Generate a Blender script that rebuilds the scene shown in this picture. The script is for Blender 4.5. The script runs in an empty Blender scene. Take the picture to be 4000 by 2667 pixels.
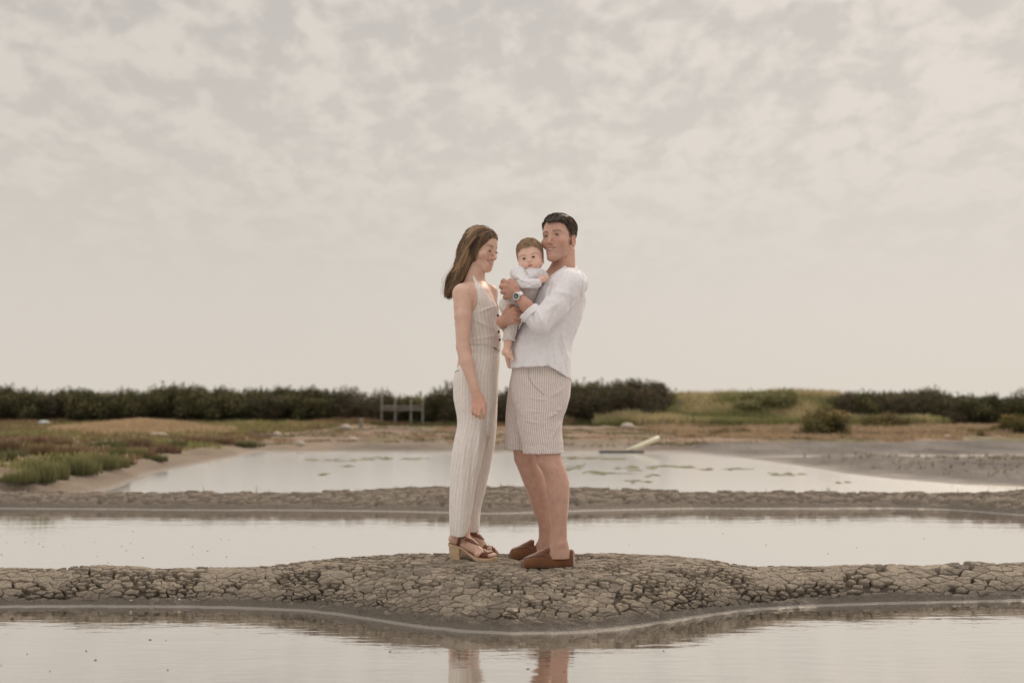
import bpy, math, random
import numpy as np
from mathutils import Vector, Matrix
random.seed(7); RNG = np.random.default_rng(11)
SC = bpy.context.scene; COL = SC.collection

# ------------------------------------------------------------------ camera
CAMZ, FPX, HOR, CX, CY = 0.966, 3889.0, 1590.0, 2000.0, 1333.5
TILT = math.atan((HOR - CY) / FPX)
cam_d = bpy.data.cameras.new('camera'); cam = bpy.data.objects.new('camera', cam_d); COL.objects.link(cam)
cam_d.sensor_width = 36; cam_d.lens = 36 * FPX / 4000.0
cam.location = (0, 0, CAMZ); cam.rotation_euler = (math.pi / 2 + TILT, 0, 0)
cam_d.clip_start = 0.05; cam_d.clip_end = 5000
cam_d.dof.use_dof = True; cam_d.dof.focus_distance = 5.0; cam_d.dof.aperture_fstop = 1.7
SC.camera = cam

# ------------------------------------------------------------------ world: veiled evening sky with mackerel cloud
W = bpy.data.worlds.new('World'); SC.world = W; W.use_nodes = True
SUN_EL, SUN_AZ = 36.0, 30.0     # sun high behind the family, to the right
def world_nodes():
    nt = W.node_tree; N = nt.nodes; L = nt.links; N.clear()
    def nd(t, **k):
        n = N.new(t)
        for a, b in k.items(): setattr(n, a, b)
        return n
    def mth(op, a, b=None, c=None, clamp=False):
        n = nd('ShaderNodeMath', operation=op, use_clamp=clamp)
        for i, v in enumerate((a, b, c)):
            if v is None: continue
            if isinstance(v, (int, float)): n.inputs[i].default_value = v
            else: L.new(v, n.inputs[i])
        return n.outputs[0]
    out = nd('ShaderNodeOutputWorld'); bg = nd('ShaderNodeBackground'); bg.inputs['Strength'].default_value = 0.1
    L.new(bg.outputs[0], out.inputs[0])
    tc = nd('ShaderNodeTexCoord'); sep = nd('ShaderNodeSeparateXYZ'); L.new(tc.outputs['Generated'], sep.inputs[0])
    zc = mth('MAXIMUM', sep.outputs[2], 0.0)
    den = mth('ADD', zc, 0.30)
    u = mth('DIVIDE', sep.outputs[0], den); v = mth('DIVIDE', sep.outputs[1], den)
    cmb = nd('ShaderNodeCombineXYZ'); L.new(u, cmb.inputs[0]); L.new(v, cmb.inputs[1])
    def noise(scale, det, rough, off=(0, 0, 0), sc=(1, 1, 1), rot=0, dist=0.0):
        mp = nd('ShaderNodeMapping'); mp.inputs['Location'].default_value = off; mp.inputs['Scale'].default_value = sc
        mp.inputs['Rotation'].default_value = (0, 0, rot)
        L.new(cmb.outputs[0], mp.inputs[0])
        n = nd('ShaderNodeTexNoise'); n.inputs['Scale'].default_value = scale; n.inputs['Detail'].default_value = det
        n.inputs['Roughness'].default_value = rough; n.inputs['Distortion'].default_value = dist
        L.new(mp.outputs[0], n.inputs['Vector']); return n.outputs[0]
    def ramp(x, a, b):
        n = nd('ShaderNodeMapRange', interpolation_type='SMOOTHSTEP'); L.new(x, n.inputs[0])
        n.inputs[1].default_value = a; n.inputs[2].default_value = b; return n.outputs[0]
    big = noise(1.5, 3, 0.5, off=(3.1, 1.7, 0))
    cl = noise(11.0, 8, 0.58, off=(1.3, 0.4, 0), sc=(1.0, 0.8, 1), rot=0.5, dist=0.35)
    cl2 = noise(28.0, 5, 0.55, off=(0.3, 2.4, 0), sc=(1.0, 0.75, 1), rot=0.4)
    s1 = mth('ADD', mth('MULTIPLY', cl, 0.72), mth('MULTIPLY', cl2, 0.28))
    s1 = mth('ADD', s1, mth('MULTIPLY', mth('SUBTRACT', big, 0.5), 0.20))
    mask = ramp(s1, 0.42, 0.60)
    fade = ramp(zc, 0.05, 0.27)                      # cloudlets dissolve into veil low down
    mask = mth('MULTIPLY', mask, fade)
    # veil colour by elevation
    cr = nd('ShaderNodeValToRGB'); L.new(zc, cr.inputs[0]); e = cr.color_ramp.elements
    def c(r, g, b, k=1.0): return ((r / 255) ** 2.2 * k, (g / 255) ** 2.2 * k, (b / 255) ** 2.2 * k, 1)
    e[0].position = 0.0; e[0].color = c(222, 213, 201)
    e[1].position = 1.0; e[1].color = c(214, 208, 206, 3.8)
    for p, col in ((0.10, c(219, 211, 201)), (0.22, c(211, 204, 195)), (0.40, c(199, 193, 187)), (0.62, c(205, 200, 197, 2.5))):
        x = e.new(p); x.color = col
    cloud = nd('ShaderNodeRGB'); cloud.outputs[0].default_value = c(223, 215, 205)
    mx = nd('ShaderNodeMix', data_type='RGBA'); L.new(mask, mx.inputs[0]); L.new(cr.outputs[0], mx.inputs[6]); L.new(cloud.outputs[0], mx.inputs[7])
    # brighter around the veiled sun, greyer to the upper left
    sd = nd('ShaderNodeVectorMath', operation='DOT_PRODUCT'); L.new(tc.outputs['Generated'], sd.inputs[0])
    el, az = math.radians(SUN_EL), math.radians(SUN_AZ)
    sd.inputs[1].default_value = (math.sin(az) * math.cos(el), math.cos(az) * math.cos(el), math.sin(el))
    glow = nd('ShaderNodeMapRange', interpolation_type='SMOOTHSTEP'); L.new(sd.outputs['Value'], glow.inputs[0])
    glow.inputs[1].default_value = 0.62; glow.inputs[2].default_value = 0.95; glow.inputs[3].default_value = 0.93; glow.inputs[4].default_value = 1.0
    sc_ = nd('ShaderNodeVectorMath', operation='SCALE'); L.new(mx.outputs[2], sc_.inputs[0]); L.new(glow.outputs[0], sc_.inputs['Scale'])
    sky = nd('ShaderNodeTexSky'); sky.sky_type = 'NISHITA'; sky.sun_disc = False
    sky.sun_elevation = math.radians(SUN_EL); sky.sun_rotation = math.radians(SUN_AZ); sky.air_density = 1.0; sky.dust_density = 3.0
    veil = nd('ShaderNodeVectorMath', operation='SCALE'); L.new(sc_.outputs[0], veil.inputs[0]); veil.inputs['Scale'].default_value = 10.0
    fin = nd('ShaderNodeMix', data_type='RGBA'); fin.inputs[0].default_value = 0.985
    L.new(sky.outputs[0], fin.inputs[6]); L.new(veil.outputs[0], fin.inputs[7])
    L.new(fin.outputs[2], bg.inputs['Color'])
world_nodes()
sl = bpy.data.lights.new('sun', 'SUN'); so = bpy.data.objects.new('sun', sl); COL.objects.link(so)
sl.energy = 1.8; sl.angle = math.radians(11); sl.color = (1.0, 0.80, 0.60)
_el, _az = math.radians(SUN_EL), math.radians(SUN_AZ)
so.rotation_euler = Vector((-math.sin(_az) * math.cos(_el), -math.cos(_az) * math.cos(_el), -math.sin(_el))).to_track_quat('-Z', 'Y').to_euler()
SC.view_settings.view_transform = 'Standard'; SC.view_settings.look = 'None'
SC.view_settings.exposure = 0.0; SC.view_settings.gamma = 1.0; SC.view_settings.use_curve_mapping = False
SC.render.engine = 'CYCLES'; SC.cycles.max_bounces = 6; SC.cycles.transparent_max_bounces = 8

# ------------------------------------------------------------------ helpers
def ray_z(px, py, z=0.0):
    """world x, y where the pixel's ray meets the level z"""
    a, b = (px - CX) / FPX, -(py - CY) / FPX
    dy = math.cos(TILT) - b * math.sin(TILT); dz = math.sin(TILT) + b * math.cos(TILT)
    t = (z - CAMZ) / dz
    return a * t, dy * t
def tag(o, label=None, cat=None, group=None, kind=None):
    if label: o['label'] = label
    if cat: o['category'] = cat
    if group: o['group'] = group
    if kind: o['kind'] = kind
    return o
def empty(name, loc=(0, 0, 0), rz=0.0):
    o = bpy.data.objects.new(name, None); o.location = loc; o.rotation_euler = (0, 0, rz); COL.objects.link(o); return o
def np_mesh(name, V, F=None, T=None, smooth=True):
    """mesh from numpy verts and (n,4) quads and/or (m,3) tris"""
    me = bpy.data.meshes.new(name); V = np.asarray(V, np.float32)
    me.vertices.add(len(V)); me.vertices.foreach_set('co', V.ravel())
    fs = []; st = []; tot = []; o = 0
    for A, k in ((F, 4), (T, 3)):
        if A is None or len(A) == 0: continue
        A = np.asarray(A, np.int32); fs.append(A.ravel()); n = len(A)
        st.append(o + np.arange(n, dtype=np.int32) * k); tot.append(np.full(n, k, np.int32)); o += n * k
    if fs:
        fs = np.concatenate(fs); st = np.concatenate(st); tot = np.concatenate(tot)
        me.loops.add(len(fs)); me.loops.foreach_set('vertex_index', fs)
        me.polygons.add(len(st)); me.polygons.foreach_set('loop_start', st); me.polygons.foreach_set('loop_total', tot)
        me.polygons.foreach_set('use_smooth', np.full(len(st), smooth, bool))
    me.update(calc_edges=True); return me
def add_attr(me, name, val, typ='FLOAT'):
    val = np.asarray(val, np.float32)
    if typ == 'COLOR':
        a = me.color_attributes.new(name, 'FLOAT_COLOR', 'POINT')
        if val.shape[1] == 3: val = np.concatenate([val, np.ones((len(val), 1), np.float32)], 1)
        a.data.foreach_set('color', val.ravel())
    else:
        a = me.attributes.new(name, 'FLOAT', 'POINT'); a.data.foreach_set('value', val)
def obj(name, me, mat=None, parent=None, loc=None):
    o = bpy.data.objects.new(name, me); COL.objects.link(o)
    if mat is not None and len(me.materials) == 0: me.materials.append(mat)
    if parent is not None: o.parent = parent
    if loc is not None: o.location = loc
    return o
def rehome(o, base):
    """put the object's origin at base without moving the mesh (verts are in world space)"""
    o.data.transform(Matrix.Translation(-Vector(base))); o.location = base
def sstep(a, b, x):
    t = np.clip((x - a) / (b - a), 0, 1); return t * t * (3 - 2 * t)
# numpy noise
def _h(ix, iy, iz, s=0):
    n = (ix.astype(np.int64) * 374761393 + iy.astype(np.int64) * 668265263 + iz.astype(np.int64) * 2147483647 + s * 1274126177) & 0xffffffff
    n = ((n ^ (n >> 13)) * 1274126177) & 0xffffffff
    n = ((n ^ (n >> 16)) * 2246822519) & 0xffffffff
    return ((n ^ (n >> 15)) & 0xffffff) / float(0xffffff)
def vnoise(x, y, z=None, s=0):
    x = np.asarray(x, float); y = np.asarray(y, float); z = np.zeros_like(x) if z is None else np.asarray(z, float)
    ix, iy, iz = np.floor(x), np.floor(y), np.floor(z); fx, fy, fz = x - ix, y - iy, z - iz
    ix, iy, iz = ix.astype(int), iy.astype(int), iz.astype(int)
    fx, fy, fz = (t * t * t * (t * (t * 6 - 15) + 10) for t in (fx, fy, fz)); r = 0
    for a in (0, 1):
        for b in (0, 1):
            for c in (0, 1):
                w = (fx if a else 1 - fx) * (fy if b else 1 - fy) * (fz if c else 1 - fz)
                r = r + w * _h(ix + a, iy + b, iz + c, s)
    return r * 2 - 1
def fbm(x, y, z=None, o=4, s=0, g=0.5):
    r = 0; a = 1; t = 0
    for i in range(o):
        k = 2.03 ** i
        r = r + a * vnoise(x * k, y * k, None if z is None else z * k, s + i * 7); t += a; a *= g
    return r / t
def cells(x, y, s=0):
    """F1, F2-F1 and id hash of jittered cells"""
    ix, iy = np.floor(x).astype(int), np.floor(y).astype(int); f1 = np.full(x.shape, 9.0); f2 = f1.copy(); idh = np.zeros(x.shape); z = np.zeros_like(ix)
    for a in (-1, 0, 1):
        for b in (-1, 0, 1):
            cx = ix + a + 0.1 + 0.8 * _h(ix + a, iy + b, z, s); cy = iy + b + 0.1 + 0.8 * _h(ix + a, iy + b, z + 1, s)
            d = np.hypot(x - cx, y - cy); h = _h(ix + a, iy + b, z + 2, s)
            nw = d < f1; f2 = np.where(nw, f1, np.minimum(f2, d)); idh = np.where(nw, h, idh); f1 = np.where(nw, d, f1)
    return f1, f2 - f1, idh
# materials
def mat_new(name):
    m = bpy.data.materials.new(name); m.use_nodes = True; nt = m.node_tree; b = nt.nodes['Principled BSDF']; return m, nt, b
def simple_mat(name, col, rough=0.6, spec=0.5, metal=0.0, noise=0.0, nscale=30.0, bump=0.0, bscale=80.0, attr=None, sss=0.0, sss_r=(0.02, 0.008, 0.004), trans=0.0, sheen=0.0, bdist=0.004):
    m, nt, b = mat_new(name); N, L = nt.nodes, nt.links
    b.inputs['Base Color'].default_value = (*col, 1); b.inputs['Roughness'].default_value = rough
    b.inputs['Specular IOR Level'].default_value = spec; b.inputs['Metallic'].default_value = metal
    src = None
    if attr:
        a = N.new('ShaderNodeAttribute'); a.attribute_name = attr; src = a.outputs['Color']
    if noise > 0:
        t = N.new('ShaderNodeTexCoord'); n = N.new('ShaderNodeTexNoise'); n.inputs['Scale'].default_value = nscale; n.inputs['Detail'].default_value = 6
        L.new(t.outputs['Object'], n.inputs['Vector'])
        mr = N.new('ShaderNodeMapRange'); mr.inputs[1].default_value = 0.25; mr.inputs[2].default_value = 0.75
        mr.inputs[3].default_value = 1 - noise; mr.inputs[4].default_value = 1 + noise; L.new(n.outputs[0], mr.inputs[0])
        v = N.new('ShaderNodeVectorMath'); v.operation = 'SCALE'
        if src is not None: L.new(src, v.inputs[0])
        else: v.inputs[0].default_value = col
        L.new(mr.outputs[0], v.inputs['Scale']); src = v.outputs[0]
    if src is not None: L.new(src, b.inputs['Base Color'])
    if bump > 0:
        t = N.new('ShaderNodeTexCoord'); n = N.new('ShaderNodeTexNoise'); n.inputs['Scale'].default_value = bscale; n.inputs['Detail'].default_value = 5
        L.new(t.outputs['Object'], n.inputs['Vector']); bp = N.new('ShaderNodeBump'); bp.inputs['Strength'].default_value = bump; bp.inputs['Distance'].default_value = bdist
        L.new(n.outputs[0], bp.inputs['Height']); L.new(bp.outputs[0], b.inputs['Normal'])
    if sss > 0:
        b.inputs['Subsurface Weight'].default_value = sss; b.inputs['Subsurface Radius'].default_value = sss_r; b.inputs['Subsurface Scale'].default_value = 1.0
    if sheen > 0: b.inputs['Sheen Weight'].default_value = sheen
    if trans > 0:   # thin leaf or cloth that lets backlight through
        out = N['Material Output']; tr = N.new('ShaderNodeBsdfTranslucent'); mx = N.new('ShaderNodeMixShader'); mx.inputs[0].default_value = trans
        if src is not None: L.new(src, tr.inputs['Color'])
        else: tr.inputs['Color'].default_value = (*col, 1)
        L.new(b.outputs[0], mx.inputs[1]); L.new(tr.outputs[0], mx.inputs[2]); L.new(mx.outputs[0], out.inputs['Surface'])
    return m
# ------------------------------------------------------------------ terrain
def pts_world(pts, z=0.0):
    w = sorted(ray_z(px, py, z) for px, py in pts); return np.array([a for a, b in w]), np.array([b for a, b in w])
WL1 = pts_world([(0, 2370), (400, 2368), (900, 2372), (1200, 2386), (1350, 2400), (1500, 2428), (1700, 2456), (1900, 2474), (2150, 2478), (2350, 2467), (2550, 2438), (2750, 2402), (3000, 2374), (3400, 2358), (4000, 2345)])
WL2 = pts_world([(0, 1985), (700, 1991), (1200, 1993), (1600, 1998), (1950, 2006), (2300, 1994), (2700, 1986), (3500, 1985), (3750, 1992), (4000, 2013)])
def curve(W_, x):
    # smooth the polyline a little
    return sum(np.interp(x + o, *W_) for o in (-0.15, -0.07, 0, 0.07, 0.15)) / 5
def dike_profile(x, y, yw, ycf, ycb, yb, H):
    s = np.clip((y - yw) / (ycf - yw), -3, 1); sb = np.clip((yb - y) / (yb - ycb), -3, 1)
    def f(s): return np.where(s > 0, (1 - (1 - np.clip(s, 0, 1)) ** 2.0) * (0.55 + 0.45 * sstep(0, 0.10, s)), s * 0.9)
    return H * np.minimum(f(s), f(sb))
def z_dike1(x, y, detail=True):
    m = np.exp(-(x / 1.02) ** 4)                      # bulge where the two dikes cross
    m2 = sstep(1.65, 0.55, np.abs(x - 0.02))
    yw = curve(WL1, x) + 0.006 * vnoise(x * 6, x * 0 + 1.5) + 0.006 * vnoise(x * 17, x * 0)
    H = 0.136 + 0.0426 * m2 + 0.006 * vnoise(x * 2.3, x * 0 + 4) * (1 - m2)
    ycf = np.maximum(5.10 + 0 * x - 0.22 * m2, yw + 0.31); ycb = np.maximum(5.11 + 0.26 * m2, ycf); yb = 5.46 + 0.42 * m2
    z = dike_profile(x, y, yw, ycf, ycb, yb, H)
    if detail:
        k = sstep(0.0, 0.05, z)
        z = z + k * (1 - 0.75 * m) * 0.010 * vnoise(x * 5, y * 5, s=3) + k * 0.0025 * fbm(x * 22, y * 22, s=5)
        low = sstep(0.10, 0.03, z) * sstep(0.0, 0.02, z)
        z = z + low * (0.006 * fbm(x * 14, y * 26, s=8) + 0.004 * fbm(x * 45, y * 45, s=18))
    return z
def plate_mask(x, y, z):
    """where the mud has dried into plates: the upper part of the dike"""
    m2 = sstep(1.65, 0.55, np.abs(x - 0.02))
    return sstep(0.016, 0.044, z + 0.020 * fbm(x * 3.1, y * 3.1, s=21) - 0.006 * m2)
def z_dike2(x, y):
    yw = curve(WL2, x) + 0.02 * vnoise(x * 3, x * 0 + 9)
    m2 = sstep(2.3, 0.6, np.abs(x + 0.1)); e = sstep(4.4, 5.4, np.abs(x))
    H = 0.132 + 0.03 * m2 + 0.03 * e + 0.008 * vnoise(x * 1.3, x * 0 + 2)
    z = dike_profile(x, y, yw, yw + 0.36 + 0.2 * m2, 9.85 + 0.25 * m2, 10.3 + 0.4 * m2, H)
    w = 0.03 * vnoise(x * 9, y * 9, s=31); _, e1, idh = cells((x + w) / 0.10, (y + w) / 0.10, 4)
    k = sstep(0.04, 0.07, z + 0.012 * vnoise(x * 4, y * 4, s=12))
    z = z + k * (0.035 * (idh - 0.5) - 0.050 * sstep(0.20, 0.0, e1)) + sstep(0, .03, z) * 0.006 * fbm(x * 15, y * 15, s=2)
    return z
XL_Y = np.array([9, 11.5, 12.3, 15, 17.2, 21.5, 23]); XL_X = np.array([-4.75, -4.7, -4.85, -5.26, -5.34, -5.5, -5.3])
XR_Y = np.array([9, 11.4, 12.2, 12.7, 13.5, 14.7, 16.7, 19.3, 22.1, 24]); XR_X = np.array([9.5, 8.0, 6.27, 5.57, 5.2, 4.92, 4.72, 4.46, 3.6, 3.0])
def z_far(x, y, detail=True):
    nz = 0.10 * fbm(x * 0.9, y * 0.9, s=41)
    sd = np.minimum(np.minimum(x - np.interp(y, XL_Y, XL_X), np.interp(y, XR_Y, XR_X) - x), 21.9 - y + 0.25 * fbm(x * 0.8, y * 0.1, s=6)) + nz
    sd = np.where(y < 10.6, np.maximum(sd, 0), sd)
    land = -sd
    left = sstep(-4.5, -6.0, x)
    z = np.where(land > 0, 0.16 * (1 - np.exp(-land / 0.55)), land * 0.25)
    on = sstep(0.0, 0.5, land)
    z = z + on * left * (0.10 * sstep(0.3, 2.5, land) + 0.10 * fbm(x * 0.7, y * 0.5, s=17))
    z = z + on * left * 0.28 * np.exp(-((x + 9.9) / 1.6) ** 2 - ((y - 27) / 1.5) ** 2)
    right = sstep(3.0, 5.0, x)
    z = z + on * right * (-0.05 + 0.05 * fbm(x * 0.5, y * 0.8, s=19) + 0.10 * np.exp(-((y - 21.6 - 0.05 * x) / 0.8) ** 2) + 0.07 * sstep(24, 27, y))
    # ridges across the middle, far side of the pond
    z = z + on * (1 - left) * (1 - right) * (0.05 * np.sin(y * 1.35 + 0.6 * vnoise(x * .3, y * .3)) * sstep(22.3, 24, y) + 0.05 * fbm(x * .5, y * .8, s=23))
    # shallow pools on the right-hand flats
    for cx, cy, rx, ry in ((7.6, 19.15, 1.55, 0.42), (10.6, 19.6, 1.9, 0.28), (8.6, 15.45, 1.5, 0.16), (10.0, 24.6, 4.0, 0.3)):
        q = np.sqrt(((x - cx) / rx) ** 2 + ((y - cy) / ry) ** 2) + 0.25 * vnoise(x * 1.4, y * 2.5, s=51)
        z = np.where(q < 3.2, np.minimum(z, -0.06 + 0.065 * np.clip(q - 0.5, 0, 3)), z)
    # far embankment
    bank = sstep(40.5, 44.5, y + 0.6 * fbm(x * 0.25, y * 0.1, s=61)); gr = sstep(3.9, 5.4, x) * sstep(16.6, 14.4, x)
    z = z + bank * (0.55 + 0.50 * gr + 0.12 * fbm(x * 0.6, y * 0.6, s=63))
    if detail:
        k = sstep(0, 0.08, z); amp = 0.012 + 0.0009 * y
        z = z + k * amp * fbm(x * 3.5, y * 3.5, s=71, o=4) * 1.3
        w = 0.05 * vnoise(x * 5, y * 5, s=32); _, e1, idh = cells((x + w) / 0.16, (y + w) / 0.16, 9)
        z = z - k * (1 - left) * sstep(30, 18, y) * 0.025 * sstep(0.2, 0.0, e1)
    return z
def ground_z(x, y):
    x = np.atleast_1d(np.asarray(x, float)); y = np.atleast_1d(np.asarray(y, float))
    return np.where(y < 7.2, z_dike1(x, y), np.where(y < 10.75, z_dike2(x, y), z_far(x, y)))
def ground_at_pixel(px, py):
    y0 = 4.0; prev = None
    a, b = (px - CX) / FPX, -(py - CY) / FPX
    dy = math.cos(TILT) - b * math.sin(TILT); dz = math.sin(TILT) + b * math.cos(TILT)
    Y = np.geomspace(4.0, 70, 3000); t = Y / dy; Z = CAMZ + dz * t; X = a * t
    G = np.maximum(ground_z(X, Y), 0.0); k = np.argmax(Z <= G)
    return float(X[k]), float(Y[k]), float(G[k])
def grid_mesh(name, X, Y, Z):
    n, m = X.shape; V = np.stack([X, Y, Z], -1).reshape(-1, 3); i = np.arange(n * m).reshape(n, m)
    return np_mesh(name, V, np.stack([i[:-1, :-1], i[:-1, 1:], i[1:, 1:], i[1:, :-1]], -1).reshape(-1, 4))
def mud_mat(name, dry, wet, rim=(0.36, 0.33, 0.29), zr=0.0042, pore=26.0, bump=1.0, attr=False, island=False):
    """dried mud; paler rim colour hugging the water line, darker damp mud just above it"""
    m, nt, b = mat_new(name); N, L = nt.nodes, nt.links
    g = N.new('ShaderNodeNewGeometry'); sep = N.new('ShaderNodeSeparateXYZ'); L.new(g.outputs['Position'], sep.inputs[0])
    def noise(sc, det=6, rough=0.6):
        n = N.new('ShaderNodeTexNoise'); n.inputs['Scale'].default_value = sc; n.inputs['Detail'].default_value = det; n.inputs['Roughness'].default_value = rough
        L.new(g.outputs['Position'], n.inputs['Vector']); return n.outputs[0]
    def mr(x, a, b_, c=0.0, d=1.0):
        n = N.new('ShaderNodeMapRange'); n.interpolation_type = 'SMOOTHSTEP'; L.new(x, n.inputs[0])
        for i, v in enumerate((a, b_, c, d)): n.inputs[i + 1].default_value = v
        return n.outputs[0]
    def mix(f, a, b_):
        n = N.new('ShaderNodeMix'); n.data_type = 'RGBA'; L.new(f, n.inputs[0])
        for s, v in ((6, a), (7, b_)):
            if isinstance(v, tuple): n.inputs[s].default_value = (*v, 1)
            else: L.new(v, n.inputs[s])
        return n.outputs[2]
    n1, n2, n3 = noise(3.0), noise(pore), noise(pore * 6, 4)
    ma = N.new('ShaderNodeMath'); ma.operation = 'MULTIPLY_ADD'; L.new(n1, ma.inputs[0]); ma.inputs[1].default_value = 0.05; L.new(sep.outputs[2], ma.inputs[2])
    hgt = ma.outputs[0]
    c = mix(mr(hgt, 0.05, 0.115), wet, dry)
    if attr:
        a = N.new('ShaderNodeAttribute'); a.attribute_name = 'tint'; c = a.outputs['Color']
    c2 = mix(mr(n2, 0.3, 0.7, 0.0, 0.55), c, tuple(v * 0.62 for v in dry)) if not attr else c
    v = N.new('ShaderNodeVectorMath'); v.operation = 'SCALE'; L.new(c2, v.inputs[0]); L.new(mr(n3, 0.25, 0.75, 0.72, 1.3), v.inputs['Scale'])
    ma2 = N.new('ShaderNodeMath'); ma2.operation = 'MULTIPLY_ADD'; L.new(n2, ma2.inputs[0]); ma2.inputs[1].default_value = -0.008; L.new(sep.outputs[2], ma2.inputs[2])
    if island:   # every dried plate has its own shade of grey-brown
        rp = N.new('ShaderNodeVectorMath'); rp.operation = 'SCALE'; L.new(v.outputs[0], rp.inputs[0]); L.new(mr(g.outputs['Random Per Island'], 0, 1, .72, 1.18), rp.inputs['Scale']); v = rp
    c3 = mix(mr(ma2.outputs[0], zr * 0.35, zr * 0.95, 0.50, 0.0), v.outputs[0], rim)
    L.new(c3, b.inputs['Base Color'])
    L.new(mr(ma2.outputs[0], 0.0, 0.05, 0.55, 0.88), b.inputs['Roughness']); b.inputs['Specular IOR Level'].default_value = 0.3
    ad = N.new('ShaderNodeMath'); ad.operation = 'MULTIPLY_ADD'; L.new(n3, ad.inputs[0]); ad.inputs[1].default_value = 0.35; L.new(n2, ad.inputs[2])
    bp = N.new('ShaderNodeBump'); bp.inputs['Strength'].default_value = bump; bp.inputs['Distance'].default_value = 0.016 if not attr else 0.05
    L.new(ad.outputs[0], bp.inputs['Height']); L.new(bp.outputs[0], b.inputs['Normal'])
    return m
M_MUD = mud_mat('mud_dike', (0.150, 0.124, 0.096), (0.112, 0.094, 0.074))  # damp base mud, coloured darker still to deepen the shade in the cracks
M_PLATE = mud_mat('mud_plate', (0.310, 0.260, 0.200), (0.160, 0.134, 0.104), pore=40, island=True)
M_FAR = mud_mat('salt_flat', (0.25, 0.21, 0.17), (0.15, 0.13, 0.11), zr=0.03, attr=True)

# main dike under the family
xs = np.linspace(-3.7, 3.7, 640); ys = np.concatenate([np.linspace(3.7, 4.15, 14)[:-1], np.linspace(4.15, 5.5, 128)[:-1], np.linspace(5.5, 6.3, 34)])
X, Y = np.meshgrid(xs, ys); Z = z_dike1(X, Y); Z = Z - 0.036 * sstep(0.45, 1.0, plate_mask(X, Y, Z - 0.010)); Z = np.maximum(Z, -0.12)
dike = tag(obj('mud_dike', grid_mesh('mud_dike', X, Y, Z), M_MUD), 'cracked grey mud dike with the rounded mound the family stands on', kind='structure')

# --- dried plates: jittered cells with ragged shared borders, laid out on the unrolled slope
_XT = np.linspace(-3.45, 3.45, 300); _YT = np.linspace(4.1, 5.7, 320); _XG, _YG = np.meshgrid(_XT, _YT, indexing='ij'); _ZG = z_dike1(_XG, _YG, False)
_VG = _YG + 1.25 * np.maximum.accumulate(np.maximum(_ZG, -0.02), axis=1)
def from_v(x, v):
    fx = np.clip((x - _XT[0]) / (_XT[1] - _XT[0]), 0, 298.999); k = fx.astype(int); f = fx - k; out = np.empty_like(v)
    for q in np.unique(k):
        m = k == q; a = np.interp(v[m], _VG[q], _YT); b = np.interp(v[m], _VG[q + 1], _YT); out[m] = a * (1 - f[m]) + b * f[m]
    return out
def build_plates():
    ANI = 1.22; rr = random.Random(5); cand = []; step = 0.020
    for iy in range(int(1.7 / step)):
        for ix in range(int(6.7 / step)): cand.append((-3.35 + (ix + rr.random()) * step, 4.15 + (iy + rr.random()) * step))
    rr.shuffle(cand); A = np.array(cand); y_ = from_v(A[:, 0], A[:, 1]); z = z_dike1(A[:, 0], y_, False); A = A[(z > 0.012) & (y_ < 5.50)]
    m2 = sstep(1.65, 0.55, np.abs(A[:, 0]))
    rad = (0.070 * (1 - m2) + 0.047 * m2) * (0.50 + 0.95 * (0.5 + 0.5 * vnoise(A[:, 0] * 4.5, A[:, 1] * 4.5, s=77))) * RNG.choice([.55, .8, 1.0, 1.4], len(A), p=[.25, .3, .25, .2])
    cellsz = 0.13; gridd = {}; kept = []
    for (px, py), r in zip(A, rad):
        gx, gy = int(px / cellsz + 1000), int(py / cellsz); ok = True
        for a in (-1, 0, 1):
            for b in (-1, 0, 1):
                for q in gridd.get((gx + a, gy + b), ()):
                    if (q[0] - px) ** 2 + ((q[1] - py) * ANI) ** 2 < (r * 0.5 + q[2] * 0.5) ** 2: ok = False; break
                if not ok: break
            if not ok: break
        if ok: gridd.setdefault((gx, gy), []).append((px, py, r)); kept.append((px, py, r))
    K = np.array(kept); out = []; A2 = ANI * ANI
    for i, (px, py, r) in enumerate(K):
        d2 = (K[:, 0] - px) ** 2 + ((K[:, 1] - py) * ANI) ** 2; nb = np.argpartition(d2, 19)[:19]; nb = nb[np.argsort(d2[nb])][1:]
        poly = [(px - .14, py - .14), (px + .14, py - .14), (px + .14, py + .14), (px - .14, py + .14)]
        for j in nb:
            qx, qy = K[j, 0], K[j, 1]; nx, ny = qx - px, A2 * (qy - py); c = (qx * qx + A2 * qy * qy - px * px - A2 * py * py) / 2; new = []
            for k in range(len(poly)):
                a, b = poly[k], poly[(k + 1) % len(poly)]; da, db = nx * a[0] + ny * a[1] - c, nx * b[0] + ny * b[1] - c
                if da <= 0: new.append(a)
                if (da < 0) != (db < 0): t = da / (da - db); new.append((a[0] + t * (b[0] - a[0]), a[1] + t * (b[1] - a[1])))
            poly = new
            if len(poly) < 3: break
        if len(poly) < 3: continue
        pts = []
        for k in range(len(poly)):
            a, b = poly[k], poly[(k + 1) % len(poly)]; L_ = math.hypot(b[0] - a[0], b[1] - a[1]); n = max(1, int(round(L_ / 0.011)))
            for q in range(n): pts.append((a[0] + (b[0] - a[0]) * q / n, a[1] + (b[1] - a[1]) * q / n))
        P = np.array(pts)
        if len(P) < 5: continue
        P = P + 0.015 * np.stack([fbm(P[:, 0] * 19, P[:, 1] * 19, o=4, s=91, g=.6), fbm(P[:, 0] * 19, P[:, 1] * 19, o=4, s=95, g=.6)], -1)
        out.append((px, py, r, P))
    return out
plates = build_plates()
_X2 = np.linspace(-3.5, 3.5, 1201); _Y2 = np.linspace(4.0, 5.9, 421); _A2, _B2 = np.meshgrid(_X2, _Y2, indexing='ij'); _ZD = z_dike1(_A2, _B2, True); _PM = plate_mask(_A2, _B2, z_dike1(_A2, _B2, False))
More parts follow.
